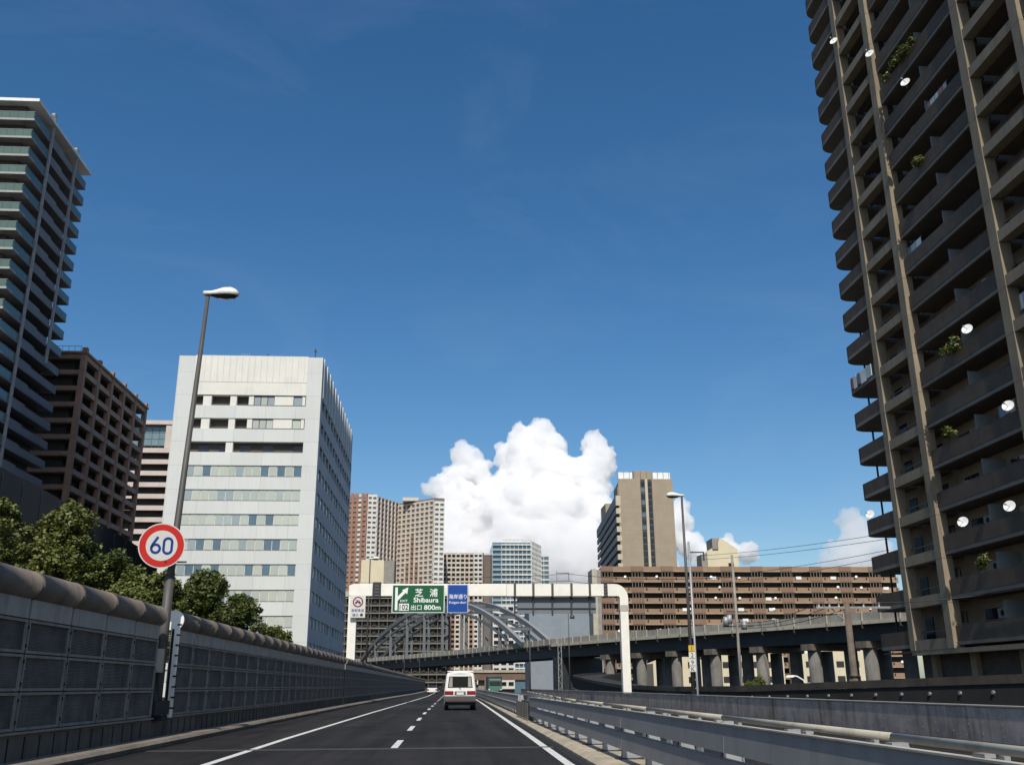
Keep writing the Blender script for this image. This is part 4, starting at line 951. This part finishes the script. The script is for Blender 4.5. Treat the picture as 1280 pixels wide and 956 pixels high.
f=Facade((26.5,600),(50.6,600)); grid(t,f,0,5.6,3,86,3.1,5.6,M('far_glass_band',(.25,.36,.42),.2),TWG,.35,.06); grid(t,f,5.8,24.1,3,89,3.1,2.6,TWG,TWG,.25,.1)
f=Facade((50.7,600.3),(58.7,622)); grid(t,f,0,f.L,3,88,3.1,3.4,TWG,TWG,.3,.14)
q=MB(); q.box(59,66,640,660,GZ,84,GB); q.build('annex',t)
f=Facade((59,640),(66,640)); grid(t,f,0,7,3,84,3.1,3.5,TWG,TWG,.3,.1)
# hotel-like tan tower
TAN=tiles('tan_tile',(.34,.28,.20),1.6,1.6,.8,rough=.85,var=.06,scale=.15); TANL=M('tan_light',(.5,.44,.33),.85,var=.08,scale=.2)
t=thing('tan_tower','tan slab tower with twin dark window strips and a white roof sign frame','tower building',(70,370,GZ))
q=MB(); q.prism([(61.7,341),(81.3,341),(81.3,362),(63.1,362)],GZ,73,TAN); q.build('body',t)
FT=Facade((61.1,340.4),(81.3,340.4))
FT.part('wall',t,0,8.2,-.6,0,GZ,73.3,TAN); FT.part('wall',t,12.5,20.2,-.6,0,GZ,73.3,TAN)
FT.part('strip_backing',t,8.2,12.5,-.6,-.35,GZ,73.2,dark_int)
FT.part('central_rib',t,9.9,10.85,-.34,.12,GZ,73.25,TANL)
for k in range(30):
    z=72.2-k*2.3
    for a,b in ((8.4,9.8),(10.95,12.3)): FT.part('window',t,a,b,-.34,-.22,z-1.5,z,glass_dk if (k%2==0 or a>10 or k>8) else M('strip_blue',(.1,.15,.2),.2))
q=MB(); FT.box(q,6.0,12.8,-6,-.8,73,76.4,TAN); q.build('lift_house',t)
wp=M('sign_frame_white',(.75,.77,.75),.6)
for a,b in ((.2,5.6),(13.2,19.6)):
    q=MB(); FT.box(q,a,b,-1.2,-1.0,73.3,75.9,wp); q.build('roof_board',t)
q=MB()
for i in range(10): u=.2+i*2.1; FT.box(q,u,u+.1,-.9,-.8,73.3,76.2,gal_pole)
q.build('roof_frame',t,kind='stuff')
# low west wing with banded balconies
t3=t
q=MB(); q.prism([(61.9,342.5),(63.5,342.5),(75,420),(66.4,420)],GZ,66.3,DKW); q.build('wing',t)
SDW=Facade((65.6,421),(60.5,341.2)); WG=M('wing_grey',(.3,.29,.265),.85,var=.1)
for k in range(19):
    z=62.4-k*3.3; n=9
    for i in range(n): SDW.part('balcony_front',t,i*SDW.L/n+.06,(i+1)*SDW.L/n-.06,-.1,.5,z-2.0,z,WG)
    q=MB(); q.box(60.02,61.69,340.3,341.15,z-2.0,z,TANL); q.build('band_end',t)
SDW.part('roof_fascia',t,0,SDW.L,-.1,.55,63.4,67.0,WG); q=MB(); q.box(60.02,61.69,340.3,341.15,63.4,67,TANL); q.build('band_end',t)
q=MB(); q.prism([(60.9,341.3),(62.3,341.3),(63,350),(61.6,350)],67.01,70.5,TAN); q.build('roof_step',t)
q=MB(); q.box(66.8,71.5,405,418,60,76,TAN); q.build('stair_tower',t)

# ------------------------------------------------------------------ orange apartment slab
OR=M('orange_tile',(.29,.19,.12),.85,var=.1,scale=.4,streak=.2); OR2=M('orange_dark',(.22,.132,.088),.85,var=.1,scale=.4); ORS=M('slab_tan',(.40,.32,.22),.85)
ODK=M('apt_recess',(.05,.042,.035),.85,var=.2)
t=thing('orange_apartments','long orange-brown apartment slab with rows of balconies behind the elevated road','apartment building',(85,280,GZ))
q=MB(); q.box(41.2,128,270.2,282,GZ,31.6,ODK); q.build('body',t)
FT=Facade((41,268),(128,268)); 
FT.part('end_wall',t,-1.3,.1,-8,-.2,GZ,32.2,conc_lt); FT.part('end_wall',t,.1,1.2,-2.2,-.21,GZ,32.0,conc)
B=8.55
pat=[(0,1.4),(1.4,1)]
for k in range(13):
    z=33.0-k*2.9     # parapet top
    FT.part('floor_slab',t,1.2,87,-2.2,-.2,z-1.5,z-1.31,ORS)
    for i in range(10):
        u=1.2+i*B
        FT.part('balcony_front',t,u+.01,u+3.5,-.35,-.08,z-1.3,z-.0,OR2)
        FT.part('balcony_front',t,u+3.52,u+B-.01,-.4,-.2,z-1.3,z-.06,OR)
for i in range(10):
    u=1.2+i*B; q=MB()
    for k in range(12):
        z=33.0-k*2.9
        for j in range(4): FT.box(q,u+.3+j*.85,u+.42+j*.85,-.5,-.4,z-2.9+.0,z-1.51,conc)
        if k>0:
            for a in (4.1,7.6): FT.box(q,u+a,u+a+.38,-.2,-.17,z-.85,z-.2,dkgap)
        FT.box(q,u+3.4,u+3.5,-2.1,-.5,z-2.85,z-1.51,conc)
    q.build('screen_bars',t,kind='stuff')
wr=random.Random(21); q=MB()
for k in range(1,11):
    for i in range(10):
        if wr.random()<.38: u=1.2+i*B+wr.uniform(4.2,8); z=33-k*2.9; q.disc(FT.w(u,.05,z+wr.uniform(-.2,.1)),(-.5,-1,.3),.36,.05,M('dish_white'),10)
        if wr.random()<.12: u=1.2+i*B+wr.uniform(3.6,6); z=33-k*2.9; FT.box(q,u,u+1.6,-.18,-.1,z-.7,z+.1,M('cloth_b',(.7,.7,.7)))
q.build('dish_and_laundry',t,kind='stuff')
CRM=M('cream_wall',(.62,.55,.38),.85,var=.06,scale=.3,streak=.15)
t=thing('rooftop_stair_house','cream slant-roofed stair house on top of the orange apartments','rooftop structure',(78,275,31.6))
q=MB(); P=[(73.6,31.6),(82.6,31.6),(82.6,38.2),(77.6,41.6),(77.0,40.0),(73.6,37.2)]
q.add([(x,271,z) for x,z in P]+[(x,277,z) for x,z in P],[tuple(range(6)),tuple(range(6,12))[::-1]]+[(i,6+i,6+(i+1)%6,(i+1)%6) for i in range(6)],CRM); q.build('walls',t)
q=MB(); q.box(75.2,76.9,270.6,277,38.2,41.3,conc); q.box(72.0,73.6,271.4,277,31.6,36.8,conc); q.box(79.6,81.2,270.95,271.0,32.6,34.3,dkgap); q.build('fin_and_door',t)

# ------------------------------------------------------------------ slate-blue building, cream sheds, dark block
SB=tiles('slate_tile',(.24,.28,.31),1.2,1.2,.9,rough=.8,var=.05,scale=.2)
t=thing('slate_building','plain slate-grey building seen under the gantry sign back','building',(38,340,GZ))
q=MB(); q.box(27,50.5,330,350,GZ,27.2,SB); q.build('wall',t)
for x,z in ((42.9,7.5),(47.9,7.5),(42.9,4.2),(47.9,4.2)): q=MB(); q.box(x,x+1.6,329.9,329.99,z-1.4,z,dkgap); q.build('window',t)
t=thing('white_apartment_fragment','narrow white balcony block seen under the arch end','apartment building',(24,450,GZ))
q=MB(); q.box(20,30,451,465,GZ,36,TWD); q.build('body',t); f=Facade((20,450),(30,450)); grid(t,f,0,10,0,37,3,3.3,TWG,TWG,.4,.3)
f=Facade((50.6,262),(112,262)); 
for (x0,x1,y,h,lab) in ((52,66,250,9.0,'cream shed with sloping roof behind the gantry leg'),(69,86,250,10.2,'cream building between the viaduct piers, middle one'),(90,112,248,10.4,'cream building between the viaduct piers, rightmost one')):
    t=thing('cream_building',lab,'building',((x0+x1)/2,y,GZ),'cream buildings behind the viaduct')
    q=MB(); P=[(x0,GZ),(x1,GZ),(x1,h-2.2),((x0+x1)/2,h),(x0,h-2.6)]
    q.add([(x,y,z) for x,z in P]+[(x,y+10,z) for x,z in P],[tuple(range(5)),tuple(range(5,10))[::-1]]+[(i,5+i,5+(i+1)%5,(i+1)%5) for i in range(5)],CRM); q.build('wall',t)
    for i in range(int((x1-x0)/4)):
        for z in (1.6,5.2): q=MB(); q.box(x0+1+i*4,x0+3+i*4,y-.06,y-.01,z,z+1.5,glass_dk); q.build('window',t)
DB=M('balcony_grey',(.10,.093,.078),.85,var=.15,scale=.3,streak=.3)
t=thing('dark_balcony_block','wide dark apartment block with thin balcony lines behind the left end of the arch','apartment building',(-10,415,GZ))
q=MB(); q.box(-66,-1.2,402,425,GZ,36.4,M('block_core',(.045,.042,.036),.85,var=.3,scale=.2)); q.build('body',t)
f=Facade((-66,400.5),(-1,400.5))
for k in range(13): z=36-k*3.0; f.part('balcony_front',t,0,65,-1.4,0,z-.55,z-.25,M('balcony_line',(.27,.25,.2),.85)); 
q=MB()
for i in range(19):
    u=i*3.4; f.box(q,u,u+.35,-1.4,-.3,GZ,35.7,DB)
    for k in range(13): f.box(q,u+1.0,u+2.2,-1.45,-1.2,36-k*3-2.3,36-k*3-.9,M('win_grey',(.06,.062,.058),.4))
q.build('screen_bars',t,kind='stuff')
f.part('roof_parapet',t,0,65,-1.4,.1,36.2,38.4,conc_lt)
t=thing('rooftop_plant_box','cream two-tone box on the roof of the dark balcony block','rooftop structure',(-30,410,38))
q=MB(); q.box(-36.7,-27.3,402.5,416,42.3,51.3,CRM); q.build('upper_box',t); q=MB(); q.box(-27.29,-23,402.8,416,36.5,51.1,conc); q.build('side_box',t); q=MB(); q.box(-36.9,-27.2,402.3,416,36.4,42.25,M('cream_dark',(.5,.43,.3),.85)); q.build('lower_box',t)
# ------------------------------------------------------------------ poles, masts, wires on the right
t=thing('utility_pole','weathered brown utility pole with cross-arm and insulators in front of the tower','utility pole',(25,60,GZ))
q=MB(); q.tube([(25.0,60,GZ),(25.0,60,6.1)],[.26,.19],wood,12); q.build('pole',t)
q=MB(); q.box(23.0,27.8,59.92,60.08,5.75,5.87,gal); q.beam((25,60.1,4.9),(24,60.1,5.8),.06,.06,gal); q.build('cross_arm',t)
ins=MB(); ins.tube([(0,0,0),(0,0,.12),(0,0,.13),(0,0,.26)],[.05,.05,.09,.07],signwhite,10); ins=ins.mesh('insulator')
for x in (23.2,23.9,24.5,26.1,27.1): inst('insulator',ins,t,(x,60,5.87))
for z in (.6,.95,1.3,1.65): q=MB(); q.tube([(25.0,60,z),(25.0,60,z+.09)],.31,gal_pole,12); q.build('band',t)
q=MB(); q.box(24.5,24.9,59.6,59.8,.8,1.5,wood); q.build('meter_box',t)
t=thing('steel_mast','twin-tube steel mast with a short arm behind the right street lamp','mast',(15,60,GZ))
q=MB()
for dx in (-.14,.14): q.tube([(15+dx,60,GZ),(15+dx,60,9.9-abs(dx-.14)*2)],.07,gal,8)
for k in range(24): q.box(14.86,15.14,59.98,60.02,-3+k*.5,-2.95+k*.5,gal)
q.build('pole',t); q=MB(); q.box(15.1,16.1,59.96,60.04,9.2,9.27,steel_dk); q.box(16.02,16.1,59.96,60.04,8.7,9.2,steel_dk); q.build('arm',t)
t=thing('route_marker','stack of small yellow and white marker plates on the right street lamp pole','sign',(12.05,48.8,3))
for i,(z0,z1,m) in enumerate(((2.83,3.12,yellow),(2.5,2.8,signwhite),(2.15,2.47,signwhite),(1.85,2.12,signwhite))):
    q=MB(); q.box(11.98,12.3,48.78,48.8,z0,z1,m); q.build('plate',t)
for s_,z in (('1',2.97),('2',2.65),('9',2.3),('K',1.98)): text(t,s_,12.14,48.775,z,.2,M('letter_black'))
t=thing('transformer_pole','slender concrete pole with transformers and cables between the viaduct piers','utility pole',(29.8,100,GZ))
q=MB(); q.tube([(29.8,100,GZ),(29.8,100,14.3)],[.2,.12],conc,10); q.build('pole',t)
for x,z in ((29.0,7.2),(28.6,7.0),(30.5,6.6)): q=MB(); q.tube([(x,99.8,z),(x,99.8,z+.9)],.28,gal,12); q.build('transformer',t)
q=MB(); q.box(28.3,31.5,99.9,100.1,6.9,7.0,steel_dk); q.box(28.8,31,99.9,100.1,8.4,8.5,steel_dk); q.build('cross_arm',t)
t=thing('catenary_mast','railway catenary mast with a lattice post rising above the gantry','mast',(23.1,205,GZ))
q=MB()
for dx in (-.35,.35): q.box(23.1+dx-.06,23.1+dx+.06,204.9,205.1,GZ,24.5 if dx<0 else 20,gal_lt)
for k in range(22): a=(22.75,205,-6+k*1.2); b=(23.45,205,-4.8+k*1.2); q.beam(a if k%2 else (23.45,205,a[2]),b if k%2 else (22.75,205,b[2]),.07,.07,gal_lt)
q.build('pole',t); q=MB(); q.box(22.8,25.4,204.95,205.05,24.0,24.12,steel_dk); q.box(25.3,25.4,204.95,205.05,22.4,24.0,steel_dk); q.build('arm',t)
t=thing('curved_lamp','small white curved-arm lamp behind the ramp girder','street lamp',(20,55,GZ))
q=MB(); q.tube([(20.1,55,GZ),(20.1,55,1.1),(19.95,55,1.45),(19.6,55,1.65),(19.3,55,1.68)],.045,white,8); q.build('pole',t); q=MB(); q.hexa([(18.95,54.93,1.6),(19.4,54.93,1.6),(19.4,55.07,1.6),(18.95,55.07,1.6)],[(19.0,54.95,1.7),(19.4,54.95,1.72),(19.4,55.05,1.72),(19.0,55.05,1.7)],white); q.build('lamp_head',t)
def cable(pts,r,label,sag=.6):
    q=MB(); P=[]
    for a,b in zip(pts,pts[1:]):
        a=Vector(a);b=Vector(b)
        for i in range(9): f_=i/8; p=a.lerp(b,f_); p.z-=sag*4*f_*(1-f_); P.append(p)
    q.tube(P,r,wire_m,5,cap=False); return tag(q.build('cable'),label,'cable','overhead cables')
def pix(px,py,Y):
    p=cray(px,py,1)-Vector((0,0,1.25)); k=Y/p.y; return (p.x*k,Y,1.25+p.z*k)
for (a,b,c_,d_,l_) in ((868,696,1110,669,'uppermost'),(868,701,1110,676,'second'),(890,722,1110,690,'third'),(900,730,1110,698,'lowest')):
    cable([pix(a,b,190),pix(c_,d_,120)],.035,l_+' of the four thin wires rising to the right behind the tower',.4)
for i,(x,z) in enumerate(((23.2,6.1),(24.5,6.1),(26.1,6.1))): cable([(x,60,z),(29.8+i*.2,100,7.4-i*.3)],.025,['left','middle','right'][i]+' cable from the brown pole back to the transformer pole',.5)
cable([(27.1,60,6.1),(32.9,58,6.4),(33.0,30,6.6)],.03,'cable from the brown pole along the tower face',.1)
for z,l_ in ((23.9,'upper'),(22.4,'lower')): cable([(-10,330,z+14),(25,205,z),(52,150,z-6)],.05,l_+' catenary wire over the gantry',1.)
# ------------------------------------------------------------------ trees
def tree(x,y,blobs,label,m,n,s,seed,rz=1.0,cat='tree'):
    n=int(n*2.1); s*=.68; blobs=[(a,b,c_+(.45 if x<-18 else 0),d_) for a,b,c_,d_ in blobs]
    rng=random.Random(seed); t=thing('broadleaf_tree' if cat=='tree' else 'shrub',label,cat,(x,y,GZ),'trees behind the left noise barrier' if cat=='tree' else None)
    top=max(b[2] for b in blobs)
    q=MB(); q.tube([(x,y,GZ),(x+.15,y,GZ+3),(x,y+.1,top-1)],[.28,.2,.07],bark,10); q.build('trunk',t)
    for i,b in enumerate(blobs[:7]):
        q=MB(); q.tube([(x,y,min(b[2]-2.2,top-2.0)),((x+b[0])/2,(y+b[1])/2,b[2]-1.0),(b[0],b[1],b[2]+.1)],[.1,.06,.02],bark,6); q.build('branch',t)
    vs=[];fs=[]
    tot=sum(b[3]**2 for b in blobs)
    for (bx,by,bz,br) in blobs:
        nb=int(n*br*br/tot)
        # secondary clumps on the blob surface
        subs=[]
        for j in range(26):
            d_=Vector((rng.gauss(0,1),rng.gauss(0,1),rng.gauss(0,1))).normalized(); subs.append((Vector((bx,by,bz))+d_*br*rng.uniform(.55,1.0),br*rng.uniform(.2,.42)))
        for j in range(nb):
            c_,r_=rng.choice(subs); d_=Vector((rng.gauss(0,1),rng.gauss(0,1),rng.gauss(0,1))).normalized()
            p=c_+d_*r_*rng.uniform(.55,1.08)
            a=Vector((rng.gauss(0,1),rng.gauss(0,1),rng.gauss(0,.5))).normalized(); b=(d_+Vector((rng.gauss(0,.5),rng.gauss(0,.5),rng.gauss(0,.5)))).cross(a).normalized(); k=s*rng.uniform(.6,1.3)
            o=len(vs); vs+=[p-a*k,p+b*k*.55,p+a*k,p-b*k*.55]; fs.append((o,o+1,o+2,o+3))
    me=bpy.data.meshes.new('crown'); w=world_of(t); me.from_pydata([v-w for v in vs],[],fs); me.materials.append(m)
    link(bpy.data.objects.new('crown',me),t)
def blobs(cx,cy,cz,rx,rz,n,seed,rb=(.9,1.5)):
    r_=random.Random(seed); o=[]
    for i in range(n):
        a=r_.uniform(0,2*math.pi); rr2=math.sqrt(r_.random()); h=r_.uniform(-1,1)
        o.append((cx+rx*rr2*math.cos(a)*math.sqrt(max(.05,1-h*h*.7)),cy+rx*.8*rr2*math.sin(a),cz+rz*h,r_.uniform(*rb)))
    return o
tree(-22.5,52,blobs(-22.3,52,6.4,3.8,2.6,20,1),'large yellow-green tree crown at the far left, behind the near barrier',leafA,24000,.17,1)
tree(-19.2,52,blobs(-19.2,53,5.6,2.2,2.2,11,2,(.8,1.3)),'darker tree beside the large left one, rising left of the 60 sign',leafB,15000,.16,2)
tree(-16.4,51,blobs(-16.3,51,4.9,1.7,1.5,9,3,(.7,1.1)),'yellow-green tree directly below the 60 sign',leafA,12000,.15,3)
tree(-17.2,57,blobs(-17.2,57,4.9,1.7,1.9,11,14,(.8,1.2)),'tree filling the gap behind the lamp post between the two darker crowns',leafA,12000,.15,14)
tree(-15.2,58,blobs(-15.0,58,5.0,1.9,2.2,13,4,(.75,1.2)),'dark round tree just right of the lamp post, against the white office',leafB,14000,.15,4)
tree(-13.6,62,blobs(-13.3,62,4.2,1.6,1.9,12,5,(.7,1.1)),'dark tree right of the round one, against the white office',leafB,10000,.15,5)
tree(-12.4,70,blobs(-12.4,68,3.5,1.5,1.4,10,6,(.6,1.0)),'small bright-edged tree at the right end of the tree row',leafA,8000,.15,6)
tree(-25.5,47,blobs(-26,47,5.0,2.6,2.2,10,8),'tree crown cut by the left picture edge, behind the large tree',leafA,12000,.17,8)
tree(23.6,75,blobs(23.6,75,.9,1.0,.7,8,7,(.4,.7)),'bushy green shrub at the foot of the viaduct piers',leafA,7000,.1,7,cat='shrub')

# ------------------------------------------------------------------ clouds
cw=bpy.data.materials.new('cloud_vapour'); cw.use_nodes=True; tr=cw.node_tree; tr.nodes.clear()
mo=tr.nodes.new('ShaderNodeOutputMaterial'); pv=tr.nodes.new('ShaderNodeVolumeScatter'); pv.inputs['Color'].default_value=(1,.992,.975,1); pv.inputs['Density'].default_value=.018; pv.inputs['Anisotropy'].default_value=.0
tr.links.new(pv.outputs[0],mo.inputs['Volume'])
def cloud(name,lobes,dist,vox,label,seed):
    rng=random.Random(seed); pxm=dist/1190*1.0
    bm=bmesh.new()
    for (px,py,r) in lobes:
        rad=r*pxm*1.04; c=cray(px,py,dist+rng.uniform(-.3,.3)*rad-(py-560)*pxm*.55)
        bmesh.ops.create_icosphere(bm,subdivisions=3,radius=rad*.88,matrix=Matrix.Translation(c))
        for j in range(12):     # cauliflower knobs
            d_=Vector((rng.gauss(0,1),rng.gauss(0,1)-.6,rng.gauss(0,1)+.25)).normalized()
            bmesh.ops.create_icosphere(bm,subdivisions=2,radius=rad*rng.uniform(.2,.36),matrix=Matrix.Translation(c+d_*rad*.8))
    me=bpy.data.meshes.new(name); bm.to_mesh(me); bm.free(); o=bpy.data.objects.new(name,me); S.collection.objects.link(o)
    md=o.modifiers.new('r','REMESH'); md.mode='VOXEL'; md.voxel_size=vox
    def disp(kind,size,st,mid=.5,**kw):
        tx=bpy.data.textures.new(name+kind+str(size),kind); tx.noise_scale=size
        for a,b in kw.items(): setattr(tx,a,b)
        dd=o.modifiers.new('d','DISPLACE'); dd.texture=tx; dd.strength=st; dd.mid_level=mid; dd.texture_coords='GLOBAL'
    disp('CLOUDS',dist*.018,dist*.007,noise_depth=3)
    disp('VORONOI',dist*.008,-dist*.0038,.3)
    disp('CLOUDS',dist*.0045,dist*.0035,noise_depth=5)
    disp('VORONOI',dist*.0032,-dist*.0014,.3)
    bpy.context.view_layer.update(); dg=bpy.context.evaluated_depsgraph_get(); m2=bpy.data.meshes.new_from_object(o.evaluated_get(dg)); bpy.data.objects.remove(o)
    c=np.empty(len(m2.vertices)*3); m2.vertices.foreach_get('co',c); c=c.reshape(-1,3); ctr=Vector(c.mean(0)); c-=c.mean(0); m2.vertices.foreach_set('co',c.ravel())
    m2.materials.clear(); m2.materials.append(cw); m2.polygons.foreach_set('use_smooth',[True]*len(m2.polygons)); m2.update()
    o=bpy.data.objects.new('cloud',m2); o.location=ctr; link(o); o['kind']='structure'; o['label']=label; return o
D=9000.
cloud('cloud',[(655,552,26),(676,546,25),(686,562,26),(640,572,24),(660,585,40),(580,572,20),(592,588,22),(568,598,20),(550,610,18),(533,612,10),(575,622,26),(560,640,26),(612,612,20),(625,625,34),(690,600,34),(715,590,20),(724,600,24),(744,560,21),(752,574,21),(738,590,26),(757,586,15),(742,598,20),(735,620,30),(600,655,38),(650,650,55),(700,650,50),(748,648,28),(560,670,34),(575,710,50),(640,710,60),(710,710,60),(770,700,36),(815,715,34)],D,17,'towering white cumulus cloud',1)
bk=bpy.data.materials.new('cloud_haze'); bk.use_nodes=True; bt=bk.node_tree; bt.nodes.clear()
bo=bt.nodes.new('ShaderNodeOutputMaterial'); bv=bt.nodes.new('ShaderNodeVolumeScatter'); bv.inputs['Color'].default_value=(.86,.93,1,1); bv.inputs['Density'].default_value=.0006
bt.links.new(bv.outputs[0],bo.inputs['Volume'])
o=cloud('cloud_haze',[(540,700,60),(600,720,70),(590,665,40),(680,720,75),(690,660,45),(640,690,50),(760,715,60),(780,680,35),(840,725,50)],D*.86,60,'pale haze bank drifting in front of the base of the big cloud',9); o.data.materials.clear(); o.data.materials.append(bk)
cw2=cw.copy(); cw2.name='cloud_thin'; [n for n in cw2.node_tree.nodes if n.type=='VOLUME_SCATTER'][0].inputs['Density'].default_value=.006
cloud('cloud',[(845,642,18),(838,665,26),(856,655,12),(862,685,18),(905,692,20),(935,692,14),(885,700,18)],D*1.2,26,'small cumulus puffs right of the tan tower',2)
cloud('cloud',[(1062,650,16),(1046,656,9),(1072,672,22),(1045,690,14),(1062,705,24),(1095,690,20),(1030,705,12)],D*1.2,26,'small cumulus by the edge of the dark tower',3).data.materials[0]=cw2
